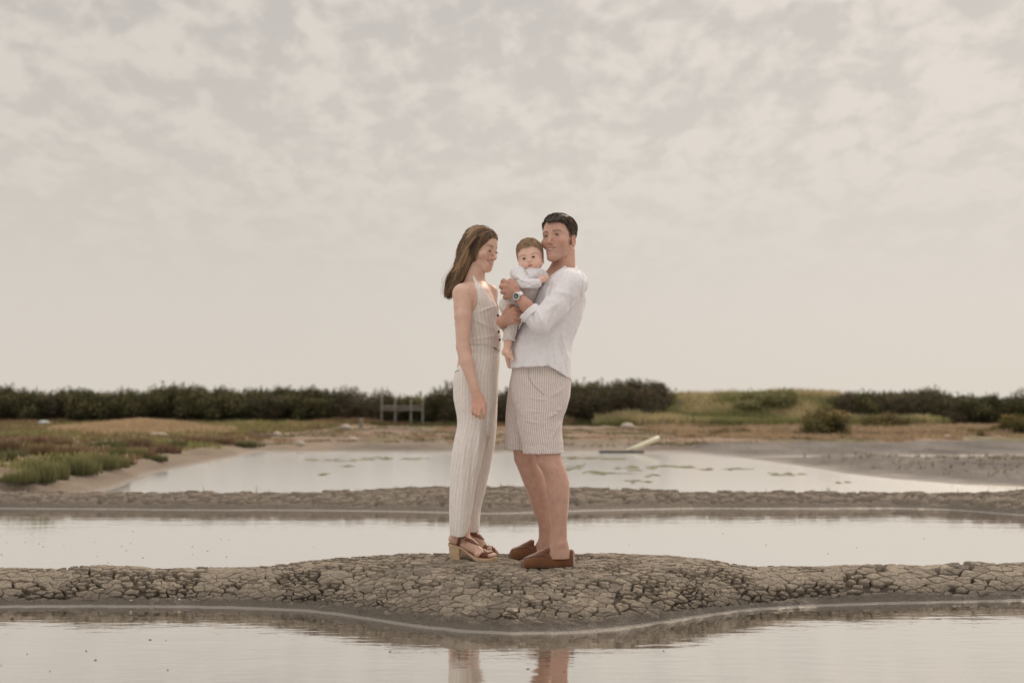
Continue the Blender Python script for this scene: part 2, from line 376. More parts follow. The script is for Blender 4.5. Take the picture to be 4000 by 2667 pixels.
_V2 = np.linspace(4.0, 6.2, 421); _GP = fbm(*[8 * q for q in np.meshgrid(_X2, _V2, indexing='ij')], o=2, s=101)
def look(tab, x, y, y0, y1):
    fx = np.clip((x + 3.5) / 7.0 * 1200, 0, 1199.99); fy = np.clip((y - y0) / (y1 - y0) * 420, 0, 419.99); i, j = fx.astype(int), fy.astype(int); a, b = fx - i, fy - j
    return tab[i, j] * (1 - a) * (1 - b) + tab[i + 1, j] * a * (1 - b) + tab[i, j + 1] * (1 - a) * b + tab[i + 1, j + 1] * a * b
def plate_geo(px, py, r, P, rg):
    """P in unrolled (x, v); returns verts in the world"""
    c = P.mean(0); yc = from_v(c[:1], c[1:2]); e = 0.02
    zc, zl, zr_, zd, zu = look(_ZD, c[0] + np.array([0, -e, e, 0, 0]), yc + np.array([0, 0, 0, -e, e]), 4.0, 5.9); pm = look(_PM, c[:1], yc, 4.0, 5.9)[0]
    if pm < 0.05 or zc < 0.012: return None
    nrm = np.array([-(zr_ - zl) / (2 * e), -(zu - zd) / (2 * e), 1.0]); nrm /= np.linalg.norm(nrm)
    d = P - c; R = np.sqrt((d ** 2).sum(1))[:, None]; n = len(P)
    gap = 0.0009 + 0.0095 * np.clip(0.45 + 1.2 * look(_GP, P[:, 0], P[:, 1], 4.0, 6.2), 0, 1.3)[:, None] ** 2.3 * (0.3 + 0.7 * pm) * (1.0 + 0.8 * sstep(0.7, 1.5, abs(px)))
    T = c + d / R * np.maximum(R - gap * 1.4, R * 0.5); q = rg.random(6)
    Q = np.concatenate([T, c + (T - c) * (0.90 - 0.05 * q[0]), c + (T - c) * 0.45, c[None]]); dome = 0.004 * (q[1] - .35)
    h = np.concatenate([np.full(n, -0.0018), np.full(n, 0.0006), np.full(n + 1, dome)]) + (q[2] - 0.40) * 0.0065 * pm + (q[3] - 0.5) * 0.15 * pm * (Q[:, 0] - c[0]) + (q[4] - 0.6) * 0.13 * pm * (Q[:, 1] - c[1])
    h = h + (rg.random(len(Q)) - .5) * np.concatenate([np.full(n, .003), np.full(n, .0035), np.full(n, .005), [0]])
    y = from_v(Q[:, 0], Q[:, 1]); W3 = np.stack([Q[:, 0], y, look(_ZD, Q[:, 0], y, 4.0, 5.9)], -1) + nrm * h[:, None]
    V = np.concatenate([W3[:n] - nrm * (0.034 * max(pm, .25)), W3]); F = []; i = np.arange(n); j = (i + 1) % n
    for k in range(3): F.append(np.stack([i + k * n, j + k * n, j + (k + 1) * n, i + (k + 1) * n], -1))
    return V, np.concatenate(F), np.stack([i + 3 * n, j + 3 * n, np.full(n, 4 * n)], -1)
rg = np.random.default_rng(9); geos = []
for px, py, r, P in plates:
    g = plate_geo(px, py, r, P, rg)
    if g is None: continue
    P = P.copy(); px, py = g[0][-1][0], g[0][-1][1]; area = 0.5 * abs(np.dot(P[:, 0], np.roll(P[:, 1], 1)) - np.dot(P[:, 1], np.roll(P[:, 0], 1)))
    seen = abs(px / py) < 0.515 and py < 5.22 + 0.1 * (abs(px) < 1.0)
    slope = 0.35 if abs(px) < 1.0 else 0.6
    geos.append((area * (1 if seen else 0) * slope, g))
geos.sort(key=lambda q: -q[0])
PLATE_ME = []
for k, (a, (V, F, T)) in enumerate(geos[:300]):
    c = V[-1]; me = np_mesh('mud_plate', V - c, F, T); obj('mud_plate', me, M_PLATE, dike, tuple(c))
V0, F0, T0, o_ = [], [], [], 0
for a, (V, F, T) in geos[300:]:
    V0.append(V); F0.append(F + o_); T0.append(T + o_); o_ += len(V)
o = obj('small_mud_plates', np_mesh('small_mud_plates', np.concatenate(V0), np.concatenate(F0), np.concatenate(T0)), M_PLATE, dike); tag(o, kind='stuff')
print('plates', len(geos))

# loose crumbs of dry mud lying in and over the cracks
rng = np.random.default_rng(31); n = 5200; cx = rng.uniform(-2.9, 2.9, n); cy = rng.uniform(4.3, 5.42, n); cz = look(_ZD, cx, cy, 4.0, 5.9); k = (cz > .035) & (look(_PM, cx, cy, 4.0, 5.9) > .1) & (vnoise(cx * 4, cy * 4, s=6) > -.25)
cx, cy, cz = cx[k], cy[k], cz[k]; n = len(cx); oct_ = np.array([(1, 0, 0), (0, 1, 0), (-1, 0, 0), (0, -1, 0), (0, 0, 1), (0, 0, -1)], float)
r_ = (0.0022 + 0.0055 * rng.random(n) ** 3)[:, None, None]; V = np.stack([cx, cy, cz], -1)[:, None] + oct_ * r_ * rng.uniform(.6, 1.3, (n, 6, 3)) * np.array([1.25, 1, .7]); T = np.array([(0, 1, 4), (1, 2, 4), (2, 3, 4), (3, 0, 4), (1, 0, 5), (2, 1, 5), (3, 2, 5), (0, 3, 5)])[None] + (np.arange(n) * 6)[:, None, None]
tag(obj('mud_crumbs', np_mesh('mud_crumbs', V.reshape(-1, 3), None, T.reshape(-1, 3), smooth=False), M_PLATE), 'loose crumbs of dry mud scattered over the cracked dike', 'crumbs', kind='stuff')

# second dike
xs = np.linspace(-8.5, 8.5, 620); ys = np.concatenate([np.linspace(8.2, 8.8, 12)[:-1], np.linspace(8.8, 10.2, 96)[:-1], np.linspace(10.2, 11.0, 24)])
X, Y = np.meshgrid(xs, ys); Z = np.maximum(z_dike2(X, Y), -0.1)
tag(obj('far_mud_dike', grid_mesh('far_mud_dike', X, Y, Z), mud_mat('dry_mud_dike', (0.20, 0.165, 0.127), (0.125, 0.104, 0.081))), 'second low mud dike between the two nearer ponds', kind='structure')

# banks, flats and embankment out to the horizon
ys = np.concatenate([np.linspace(10.3, 24, 230)[:-1], np.geomspace(24, 60, 150)[:-1], np.geomspace(60, 3000, 30)])
ts = np.linspace(-0.78, 0.78, 520); T_, Y = np.meshgrid(ts, ys); X = T_ * Y; Z = np.maximum(z_far(X, Y), -0.12); Z = np.where(Y < 10.9, np.minimum(Z, 0.02 + 0 * Z - (10.9 - Y)), Z)
me = grid_mesh('ground', X, Y, Z)
land_l = sstep(-5.4, -6.5, X) * sstep(0.05, 0.2, Z); nn = fbm(X * 0.9, Y * 0.9, s=81)[..., None]; n2 = fbm(X * 0.35, Y * 1.2, s=83)[..., None]
mud = np.array([0.245, 0.205, 0.165]) * (1 + 0.35 * nn); sand = np.array([0.27, 0.215, 0.16]); grn = np.array([0.10, 0.10, 0.045]); tan = np.array([0.36, 0.28, 0.18]); red = np.array([0.20, 0.135, 0.085])
colr = mud * (1 - sstep(22, 25, Y))[..., None] + sstep(22, 25, Y)[..., None] * (np.array([0.27, 0.20, 0.145]) * (1 + 0.5 * n2) * (1 - sstep(0.1, 0.35, nn)) + np.array([0.19, 0.165, 0.085]) * sstep(0.1, 0.35, nn))
colr = np.where((X > 4.0)[..., None] & (Y < 23.5)[..., None], np.array([0.185, 0.165, 0.145]) * (1 + 0.5 * nn), colr)
colr = np.where((X < -4)[..., None] & (Y < 24)[..., None], sand * (1 + 0.3 * nn), colr)
lm = land_l[..., None]; lc = tan * sstep(-0.1, 0.2, n2) + red * (1 - sstep(-0.1, 0.2, n2)); lc = lc * (1 - sstep(0.1, 0.4, nn)) + grn * sstep(0.1, 0.4, nn)
colr = colr * (1 - lm * 0.8) + lc * lm * 0.8
bk = sstep(40.3, 41.5, Y)[..., None]; colr = colr * (1 - bk) + bk * (np.array([0.19, 0.17, 0.085]) * (1 + 0.4 * nn))
add_attr(me, 'tint', np.clip(colr, 0.02, 0.8).reshape(-1, 3), 'COLOR')
tag(obj('ground', me, M_FAR), 'mud banks, salt flats and grassy ground reaching the horizon', kind='structure')

# ------------------------------------------------------------------ water
def water_mat(name='pond_water', rip=0.0011, rough=0.02, wind=0.0):
    m, nt, b = mat_new(name); N, L = nt.nodes, nt.links; out = N['Material Output']
    b.inputs['Base Color'].default_value = (0.16, 0.135, 0.10, 1); b.inputs['Roughness'].default_value = 0.7; b.inputs['Specular IOR Level'].default_value = 0.0
    g = N.new('ShaderNodeNewGeometry')
    mp = N.new('ShaderNodeMapping'); mp.inputs['Scale'].default_value = (1.0, 4.5, 1.0); L.new(g.outputs['Position'], mp.inputs[0])
    n1 = N.new('ShaderNodeTexNoise'); n1.inputs['Scale'].default_value = 5.0; n1.inputs['Detail'].default_value = 3; L.new(mp.outputs[0], n1.inputs['Vector'])
    n2 = N.new('ShaderNodeTexNoise'); n2.inputs['Scale'].default_value = 1.1; n2.inputs['Detail'].default_value = 1; L.new(mp.outputs[0], n2.inputs['Vector'])
    ad = N.new('ShaderNodeMath'); ad.operation = 'MULTIPLY_ADD'; L.new(n2.outputs[0], ad.inputs[0]); ad.inputs[1].default_value = 1.6; L.new(n1.outputs[0], ad.inputs[2])
    bp = N.new('ShaderNodeBump'); bp.inputs['Strength'].default_value = 1.0; bp.inputs['Distance'].default_value = rip; L.new(ad.outputs[0], bp.inputs['Height'])
    gl = N.new('ShaderNodeBsdfGlossy'); gl.inputs['Roughness'].default_value = rough; gl.inputs['Color'].default_value = (0.97, 0.955, 0.935, 1); L.new(bp.outputs[0], gl.inputs['Normal'])
    fr = N.new('ShaderNodeFresnel'); fr.inputs['IOR'].default_value = 1.36; L.new(bp.outputs[0], fr.inputs['Normal'])
    mr = N.new('ShaderNodeMapRange'); L.new(fr.outputs[0], mr.inputs[0]); mr.inputs[1].default_value = 0.0; mr.inputs[2].default_value = 0.42; mr.inputs[3].default_value = 0.55; mr.inputs[4].default_value = 0.99
    mx = N.new('ShaderNodeMixShader'); L.new(mr.outputs[0], mx.inputs[0]); L.new(b.outputs[0], mx.inputs[1]); L.new(gl.outputs[0], mx.inputs[2]); L.new(mx.outputs[0], out.inputs['Surface'])
    return m
M_WATER = water_mat(); M_WATER2 = water_mat('rippled_water', 0.0012, 0.17)
def sheet(name, x0, y0, x1, y1, z, label, mt=None):
    V = np.array([(x0, y0, z), (x1, y0, z), (x1, y1, z), (x0, y1, z)]); me = np_mesh(name, V, [(0, 1, 2, 3)], smooth=False)
    return tag(obj(name, me, mt or M_WATER), label, kind='structure')
sheet('pond_water', -60, -12, 60, 9.95, 0.0, 'still shallow water of the two nearer ponds mirroring the pale sky')
sheet('far_pond_water', -60, 9.95, 60, 60, 0.0, 'wind rippled water of the third pond beyond the second dike', M_WATER2)

# ------------------------------------------------------------------ plants
def blades(P, Hh, n, spread, lean, width, rng, tint, curve_=0.25, jitter_col=0.25, ell=None):
    """P (k,3) tuft bases; returns verts, tris, colours. Each blade: a bent two-piece ribbon (3 tris)"""
    k = len(P); Hh = np.asarray(Hh).reshape(-1); N = k * n
    base = np.repeat(P, n, 0); h = np.repeat(Hh, n) * rng.uniform(0.55, 1.1, N)
    a = rng.uniform(0, 2 * np.pi, N); r = np.sqrt(rng.uniform(0, 1, N)) * np.repeat(np.broadcast_to(spread, (k,)), n)
    out = np.stack([np.cos(a), np.sin(a), np.zeros(N)], -1)
    b0 = base + out * r[:, None]
    h = h * (1 - 0.45 * (r / (np.repeat(np.broadcast_to(spread, (k,)), n) + 1e-6)) ** 2)
    ln = out * (lean * h * rng.uniform(0.2, 1.2, N))[:, None] + rng.normal(0, 0.12, (N, 3)) * h[:, None] * np.array([1, 1, 0])
    up = np.array([0, 0, 1.0]); mid = b0 + up * (h * 0.55)[:, None] + ln * 0.4; tip = b0 + up * h[:, None] + ln
    ang = rng.uniform(0, np.pi, N); wv = np.stack([np.cos(ang), np.sin(ang) * 0.6, np.zeros(N)], -1) * (width * rng.uniform(0.6, 1.3, N))[:, None]
    V = np.stack([b0 - wv * .5, b0 + wv * .5, mid - wv * .5, mid + wv * .5, tip], 1).reshape(-1, 3); i = np.arange(N)[:, None] * 5
    T = np.concatenate([i + np.array([[0, 1, 3]]), i + np.array([[0, 3, 2]]), i + np.array([[2, 3, 4]])], 0)
    tint = np.broadcast_to(np.asarray(tint), (k, 3)); c = np.repeat(tint, n, 0) * (1 + jitter_col * rng.uniform(-1, 1, (N, 1)))
    return V, T, np.repeat(c, 5, 0)
def join(parts):
    Vs, Ts, Cs, o = [], [], [], 0
    for V, T, C in parts: Vs.append(V); Ts.append(T + o); Cs.append(C); o += len(V)
    return np.concatenate(Vs), np.concatenate(Ts), np.concatenate(Cs)
def leaf_mesh(name, parts, mat):
    V, T, C = join(parts) if isinstance(parts, list) else parts
    me = np_mesh(name, V, None, T, smooth=False); add_attr(me, 'tint', np.clip(C, 0.004, 1), 'COLOR'); me.materials.append(mat); return me
M_LEAF = simple_mat('leaf', (0.08, 0.09, 0.03), 0.65, 0.25, attr='tint', trans=0.25)
M_STRAW = simple_mat('straw', (0.4, 0.3, 0.18), 0.8, 0.15, attr='tint', trans=0.30)
M_WOOD = simple_mat('branch', (0.10, 0.08, 0.06), 0.9, 0.1, noise=0.3)
def leaves(C, rad, n, size, rng, tint, shell=0.55, vary=0.3, up=0.0):
    """n leaf faces in an ellipsoid lump"""
    d = rng.normal(size=(n, 3)); d /= np.linalg.norm(d, axis=1, keepdims=True); d[:, 2] = np.where(d[:, 2] < -0.5, -d[:, 2], d[:, 2])
    r = shell + (1 - shell) * rng.uniform(0, 1, n) ** 0.6; P = np.asarray(C) + d * r[:, None] * np.asarray(rad) * (1 + 0.18 * rng.normal(size=(n, 1)))
    nrm = d + rng.normal(0, 0.8, (n, 3)); nrm /= np.linalg.norm(nrm, axis=1, keepdims=True)
    t = np.cross(nrm, rng.normal(size=(n, 3))); t /= np.linalg.norm(t, axis=1, keepdims=True); t[:, 2] += up; b = np.cross(nrm, t)
    s = (size * rng.uniform(0.6, 1.4, n))[:, None]
    V = np.stack([P - t * s, P + b * s * 0.45, P + t * s, P - b * s * 0.45], 1).reshape(-1, 3); i = np.arange(n)[:, None] * 4
    T = np.concatenate([i + np.array([[0, 1, 2]]), i + np.array([[0, 2, 3]])], 0)
    return V, T, np.repeat(np.asarray(tint) * (1 + vary * rng.uniform(-1, 1, (n, 1))), 4, 0)
def tubes(paths, radii, sides=5):
    """list of (k,3) polylines with radii -> verts, quads"""
    Vs, Fs, o = [], [], 0; an = np.arange(sides) * 2 * np.pi / sides
    for P, R in zip(paths, radii):
        P = np.asarray(P, float); k = len(P); R = np.broadcast_to(R, (k,)); t = np.gradient(P, axis=0); t /= np.linalg.norm(t, axis=1, keepdims=True) + 1e-9
        ref = np.array([0.3, 0.2, 0.93]) if abs(t[0, 2]) < 0.9 else np.array([1, 0.1, 0]); u = np.cross(t, ref); u /= np.linalg.norm(u, axis=1, keepdims=True); v = np.cross(t, u)
        ring = P[:, None] + R[:, None, None] * (np.cos(an)[None, :, None] * u[:, None] + np.sin(an)[None, :, None] * v[:, None])
        V = np.concatenate([ring.reshape(-1, 3), P[:1], P[-1:]]); i = o + np.arange(k - 1)[:, None] * sides; s = np.arange(sides)[None]; s2 = (s + 1) % sides
        Fs.append(np.stack([i + s, i + s2, i + sides + s2, i + sides + s], -1).reshape(-1, 4))
        e0, e1 = o + k * sides, o + k * sides + 1; s = s[0]; s2 = s2[0]
        Fs.append(np.stack([np.full(sides, e0), s2 + o, s + o, np.full(sides, e0)], -1)[:, :4]); Fs.append(np.stack([np.full(sides, e1), s + o + (k - 1) * sides, s2 + o + (k - 1) * sides, np.full(sides, e1)], -1))
        Vs.append(V); o += len(V)
    F = np.concatenate(Fs); q = F[F[:, 0] != F[:, 3]]; t3 = F[F[:, 0] == F[:, 3]][:, :3]
    return np.concatenate(Vs), q, t3
ORD = 'first second third fourth fifth sixth seventh eighth ninth tenth eleventh twelfth thirteenth fourteenth fifteenth sixteenth seventeenth eighteenth nineteenth twentieth'.split()

# hedge of shrubs along the embankment: prototypes then copies
def shrub_proto(kind, seed):
    rng = np.random.default_rng(seed); parts = []; paths, rad = [], []
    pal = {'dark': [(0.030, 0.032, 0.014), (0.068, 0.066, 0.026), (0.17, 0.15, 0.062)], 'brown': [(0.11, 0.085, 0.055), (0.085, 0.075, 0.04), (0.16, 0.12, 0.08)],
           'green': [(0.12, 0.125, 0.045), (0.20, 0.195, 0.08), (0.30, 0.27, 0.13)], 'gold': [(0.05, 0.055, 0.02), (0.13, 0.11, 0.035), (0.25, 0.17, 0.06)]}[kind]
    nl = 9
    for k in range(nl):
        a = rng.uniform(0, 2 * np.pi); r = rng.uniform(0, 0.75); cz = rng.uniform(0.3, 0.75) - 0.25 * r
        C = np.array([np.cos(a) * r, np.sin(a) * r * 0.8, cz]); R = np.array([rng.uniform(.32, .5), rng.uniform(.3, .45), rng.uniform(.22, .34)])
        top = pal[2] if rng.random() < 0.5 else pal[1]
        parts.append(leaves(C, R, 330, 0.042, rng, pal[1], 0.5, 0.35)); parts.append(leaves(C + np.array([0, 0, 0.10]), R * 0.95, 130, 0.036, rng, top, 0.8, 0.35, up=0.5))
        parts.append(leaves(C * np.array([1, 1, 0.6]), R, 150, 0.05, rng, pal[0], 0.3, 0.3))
        paths.append(np.array([[C[0] * .15, C[1] * .15, 0], C * np.array([.5, .5, .5]), C])); rad.append(np.array([0.035, 0.022, 0.01]))
    for k in range(14):   # thin twigs breaking the outline
        a = rng.uniform(0, 2 * np.pi); r = rng.uniform(0.1, 0.95); p = np.array([np.cos(a) * r, np.sin(a) * r * .8, 0.55])
        q = p + np.array([rng.normal(0, .1), rng.normal(0, .1), rng.uniform(0.25, 0.55) - 0.2 * r]); paths.append(np.array([[0, 0, .05], p * .6, p, q])); rad.append(np.array([0.014, 0.012, 0.008, 0.004]))
        parts.append(leaves(q, (0.06, 0.06, 0.12), 16, 0.03, rng, pal[1], 0.3, 0.4))
    cm = leaf_mesh('crown', parts, M_LEAF); V, q, t = tubes(paths, rad); tm = np_mesh('trunk', V, q, t); tm.materials.append(M_WOOD)
    return cm, tm
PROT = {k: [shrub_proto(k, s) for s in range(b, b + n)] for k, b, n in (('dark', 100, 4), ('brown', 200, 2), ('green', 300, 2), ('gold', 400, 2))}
def shrub(kind, v, x, y, z, sx, sz, rz, name, label, group=None, cat='shrub'):
    cm, tm = PROT[kind][v % len(PROT[kind])]; e = empty(name, (x, y, z), rz); e.scale = (sx, sx, sz)
    for nm, me in (('crown', cm), ('trunk', tm)): c = bpy.data.objects.new(nm, me); COL.objects.link(c); c.parent = e
    tag(e, label, cat, group); return e
# skyline of the hedge read off the photograph: (px, top py, kind)
HEDGE = [(-120, 1520, 'dark'), (20, 1515, 'dark'), (110, 1530, 'dark'), (215, 1545, 'brown'), (300, 1520, 'dark'), (400, 1545, 'brown'), (500, 1530, 'dark'), (590, 1525, 'dark'), (680, 1510, 'dark'),
         (770, 1515, 'dark'), (850, 1520, 'dark'), (930, 1535, 'dark'), (1020, 1520, 'dark'), (1110, 1520, 'dark'), (1200, 1520, 'dark'), (1285, 1525, 'dark'), (1355, 1525, 'brown'), (1430, 1545, 'brown'),
         (1515, 1556, 'green'), (1585, 1552, 'green'), (1650, 1556, 'green'), (1715, 1545, 'dark'), (1755, 1510, 'brown'), (1990, 1525, 'dark'), (2090, 1520, 'dark'), (2250, 1500, 'dark'), (2330, 1500, 'dark'), (2410, 1510, 'dark'), (2480, 1488, 'brown'), (2545, 1515, 'brown'),
         (2960, 1530, 'green'), (3040, 1525, 'green'), (3320, 1538, 'dark'), (3400, 1535, 'dark'), (3480, 1538, 'dark'), (3560, 1535, 'dark'), (3625, 1525, 'dark'), (3700, 1548, 'dark'), (3780, 1548, 'dark'),
         (3860, 1560, 'brown'), (3930, 1555, 'dark'), (4010, 1552, 'dark'), (4110, 1545, 'dark')]
rr = random.Random(3)
AD = {'dark': 'dark evergreen hedge bush', 'brown': 'brownish half-bare hedge bush', 'green': 'paler green hedge bush'}
segs = [(0, 18, 'from the left end of the far hedge'), (18, 21, 'behind the grey wooden railing'), (21, 25, 'in the hedge seen past the woman and man'), (25, 30, 'right of the man in the far hedge'), (30, 32, 'on the grassy bank'), (32, 43, 'of the dark hedge at the far right')]
cnt = 0
for i, (px, py, kd) in enumerate(HEDGE):
    s0, s1, where = next(s for s in segs if s[0] <= i < s[1]); Yh = 43.2 + rr.uniform(-0.7, 0.7)
    x = (px - CX) / FPX * Yh; g = float(ground_z(x, Yh)[0]) - 0.05; ztop = CAMZ + (HOR - py) * Yh / FPX; h = (ztop - g)
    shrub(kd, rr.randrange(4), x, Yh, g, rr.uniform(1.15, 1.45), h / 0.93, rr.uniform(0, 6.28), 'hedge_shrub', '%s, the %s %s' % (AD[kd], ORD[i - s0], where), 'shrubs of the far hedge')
LOWN = {}
def low_label(px, kd):
    for lim, wh in ((560, 'below left stretch of hedge'), (1080, 'under the hedge left of the centre'), (1480, 'under the hedge left of the wooden railing'), (1650, 'before the wooden railing'), (1900, 'left of the woman hip'), (2120, 'between the woman and the man'), (2540, 'right behind the man shorts'), (3700, 'under the dark right hedge'), (9999, 'nearest the right picture edge')):
        if px < lim: break
    LOWN[wh] = LOWN.get(wh, 0) + 1; return '%s low scrub bush %s, %s from its left' % (kd, wh, ORD[LOWN[wh] - 1])
for px in list(range(-60, 1480, 85)) + [1530, 1610, 1715, 1790, 1960, 2040, 2240, 2330, 2420, 2510] + list(range(3300, 4100, 80)):   # lower front row filling the foot of the hedge
    Yh = 41.9 + rr.uniform(-0.4, 0.4); x = (px + rr.uniform(-25, 25) - CX) / FPX * Yh; g = float(ground_z(x, Yh)[0]) - 0.08
    kd = 'dark' if rr.random() < 0.55 else 'brown'
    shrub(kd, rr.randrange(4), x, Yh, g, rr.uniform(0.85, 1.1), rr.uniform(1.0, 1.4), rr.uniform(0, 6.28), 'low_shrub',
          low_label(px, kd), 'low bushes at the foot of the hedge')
# single bushes on the right-hand flats
for px, py, w, h, kd, lb in ((3228, 1728, 190, 128, 'gold', 'big rounded bush with golden tips standing on the right mud flat'),
                             (3470, 1700, 130, 82, 'gold', 'yellow-green bush behind the straw strip, right of the big rounded bush'),
                             (3400, 1712, 85, 60, 'brown', 'small russet bush between the big rounded bush and the yellow-green one'),
                             (3648, 1695, 50, 44, 'green', 'small bright green bush in front of the dark right hedge'),
                             (3948, 1728, 120, 106, 'gold', 'golden tipped bush beside the small pools, nearest the right edge'),
                             (2815, 1690, 60, 30, 'green', 'tiny green bush at the foot of the grassy bank')):
    Yh = 27.5 if py > 1715 else 33.0; x = (px - CX) / FPX * Yh; g = float(ground_z(x, Yh)[0]) - 0.03
    ztop = CAMZ + (HOR - (py - h)) * Yh / FPX; shrub(kd, len(lb) % 2, x, Yh, g, w / FPX * Yh / 1.25, max(0.2, (ztop - g) / 0.97), px * 0.7, 'bush', lb, None, 'bush')

# green glasswort clumps on the left bank
def clump_mesh(seed, pal, n=420, hh=0.34, spread=0.24, lean=0.28, w=0.011):
    rng = np.random.default_rng(seed); pts = [(0, 0, 0)] + [(rng.uniform(-.16, .16), rng.uniform(-.13, .13), 0) for _ in range(5)]
    P = np.array(pts); H_ = np.array([hh] + [hh * rng.uniform(.65, .95) for _ in range(5)]); parts = [blades(P, H_, n // 6, spread * 0.55, lean, w, rng, pal[0])]
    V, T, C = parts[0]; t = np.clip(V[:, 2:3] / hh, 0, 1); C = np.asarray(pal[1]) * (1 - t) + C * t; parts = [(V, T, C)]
    return leaf_mesh('stems', parts, M_LEAF)
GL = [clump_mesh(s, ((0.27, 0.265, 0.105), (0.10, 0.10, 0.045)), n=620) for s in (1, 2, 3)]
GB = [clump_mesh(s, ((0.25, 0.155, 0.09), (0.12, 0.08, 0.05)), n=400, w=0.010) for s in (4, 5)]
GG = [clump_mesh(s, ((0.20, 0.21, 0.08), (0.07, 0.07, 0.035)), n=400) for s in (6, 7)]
rr = random.Random(12)
def clump(meshes, px, py, wpx, hpx, label, group, name='glasswort_clump', cat='plant'):
    x, y, z = ground_at_pixel(px, py); e = empty(name, (x, y, z - 0.01), rr.uniform(0, 6.28)); s = 1.3 * wpx / FPX * y / 0.46; sz = 1.08 * hpx / FPX * y / 0.36; e.scale = (s, s, sz)
    c = bpy.data.objects.new('stems', meshes[rr.randrange(len(meshes))]); COL.objects.link(c); c.parent = e; tag(e, label, cat, group)
GR = [(55, 1880, 90, 60, 'small bright green glasswort clump nearest the lower left corner of the bank'), (105, 1885, 70, 70, 'green glasswort clump beside the first small one at the bank edge'),
      (160, 1880, 95, 110, 'tall green glasswort clump among the left front group'), (225, 1870, 90, 95, 'green glasswort clump with yellow tips in the middle of the left group'),
      (300, 1850, 130, 105, 'widest green glasswort clump overhanging the sandy bank'), (355, 1835, 80, 75, 'green glasswort clump squeezed between the two widest ones'),
      (395, 1830, 100, 85, 'rounded pale green glasswort clump right of the widest one'), (435, 1826, 85, 75, 'last rounded green glasswort clump at the right end of the row'),
      (240, 1815, 90, 60, 'low green glasswort clump behind the front row'), (130, 1830, 90, 55, 'hazy green glasswort clump at the back left of the row'),
      (530, 1785, 70, 50, 'small pale green clump on the bank halfway along the left shore'), (618, 1800, 55, 42, 'small dark green clump sitting alone on the bare bank slope'),
      (700, 1745, 80, 45, 'grey-green clump along the far part of the left bank'), (960, 1745, 90, 38, 'green clump at the far corner of the left bank')]
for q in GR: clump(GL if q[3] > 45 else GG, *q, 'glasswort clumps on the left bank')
BR = [(60, 1800, 110, 70), (170, 1780, 110, 70), (290, 1785, 110, 65), (380, 1800, 80, 50), (460, 1790, 90, 70), (575, 1790, 80, 50), (640, 1770, 90, 55), (250, 1750, 90, 55), (420, 1755, 120, 60),
      (520, 1745, 120, 60), (120, 1745, 120, 60), (760, 1735, 110, 45), (860, 1735, 100, 45), (20, 1760, 120, 70), (1000, 1700, 90, 30), (320, 1820, 70, 35), (495, 1815, 60, 35)]
BW = ['at the very left edge', 'behind the tall green clump', 'behind the widest green clump', 'above the two right green clumps', 'right of the rounded green clumps', 'on the bare slope edge', 'past the small dark green clump', 'in the second row above the green clumps', 'left below the straw heap', 'right below the straw heap', 'in the back row near the left edge', 'along the far part of the left bank', 'near the long pale plank', 'half cut by the left edge', 'by the far corner of the third pond', 'tucked between two green clumps', 'beside the last rounded green clump']
for q, w_ in zip(BR, BW): clump(GB if rr.random() < 0.7 else GG, *q, 'russet saltmarsh scrub plant ' + w_, 'russet scrub on the left bank', 'scrub_plant')

# ground cover nobody could count: dry grass, straw strips, bank grass
def scatter(n, xr, yr, cond, seed):
    rng = np.random.default_rng(seed); x = rng.uniform(*xr, n); y = rng.uniform(*yr, n); z = ground_z(x, y); k = cond(x, y, z) & (z > 0.03); return np.stack([x, y, z], -1)[k], rng
parts = []
P, rng = scatter(9000, (-22, -5.2), (12.0, 39), lambda x, y, z: (x < -5.9 - 0.0 * y) & (np.abs(x / y) < 0.62) & (fbm(x * .5, y * .5, s=7) > -0.25) & (z > 0.13), 21)
d = fbm(P[:, 0] * 0.35, P[:, 1] * 0.8, s=33); col = np.where((d > 0.02)[:, None], (0.44, 0.34, 0.22), (0.22, 0.16, 0.095)); col = np.where((d > 0.08)[:, None], (0.25, 0.24, 0.10), col)
h = 0.07 + 0.008 * P[:, 1] * 0.5; parts.append(blades(P, h, 9, 0.10, 0.5, 0.022, rng, col))
tag(obj('dry_grass', leaf_mesh('dry_grass', parts, M_STRAW)), 'dry tan and russet grass covering the left bank', 'grass', kind='stuff')
P, rng = scatter(9000, (-13.5, -7.2), (24.5, 30), lambda x, y, z: np.exp(-((x + 9.9) / 2.0) ** 2 - ((y - 27) / 2.0) ** 2) > 0.25, 22)
tag(obj('straw_tussock', leaf_mesh('straw_tussock', [blades(P, np.full(len(P), .17), 7, 0.08, 0.4, 0.02, rng, (0.50, 0.38, 0.24))], M_STRAW)), 'heap of pale straw-coloured grass on the left bank', 'grass', kind='stuff')
parts = []
P, rng = scatter(16000, (4.5, 17), (25.5, 34.5), lambda x, y, z: (fbm(x * .4, y * .6, s=5) > -0.25) & (np.abs(x / y) < 0.6) & (y > 25.5 + 0.3 * vnoise(x, x * 0)), 23)
parts.append(blades(P, 0.12 + 0.14 * (P[:, 1] > 27), 7, 0.10, 0.35, 0.026, rng, np.where((fbm(P[:, 0] * .8, P[:, 1] * .8, s=3) > .25)[:, None], (0.20, 0.16, 0.08), (0.42, 0.32, 0.21))))
tag(obj('straw_strip', leaf_mesh('straw_strip', parts, M_STRAW)), 'strip of dry straw grass in front of the right hedge', 'grass', kind='stuff')
parts = []
P, rng = scatter(15000, (3.6, 17.5), (40.2, 45.5), lambda x, y, z: np.ones_like(x, bool), 24)
gg = fbm(P[:, 0] * 0.5, P[:, 1] * 0.9, s=13)[:, None]; c = np.array([0.25, 0.25, 0.11]) * (1 - sstep(-.1, .3, gg)) + np.array([0.48, 0.41, 0.24]) * sstep(-.1, .3, gg)
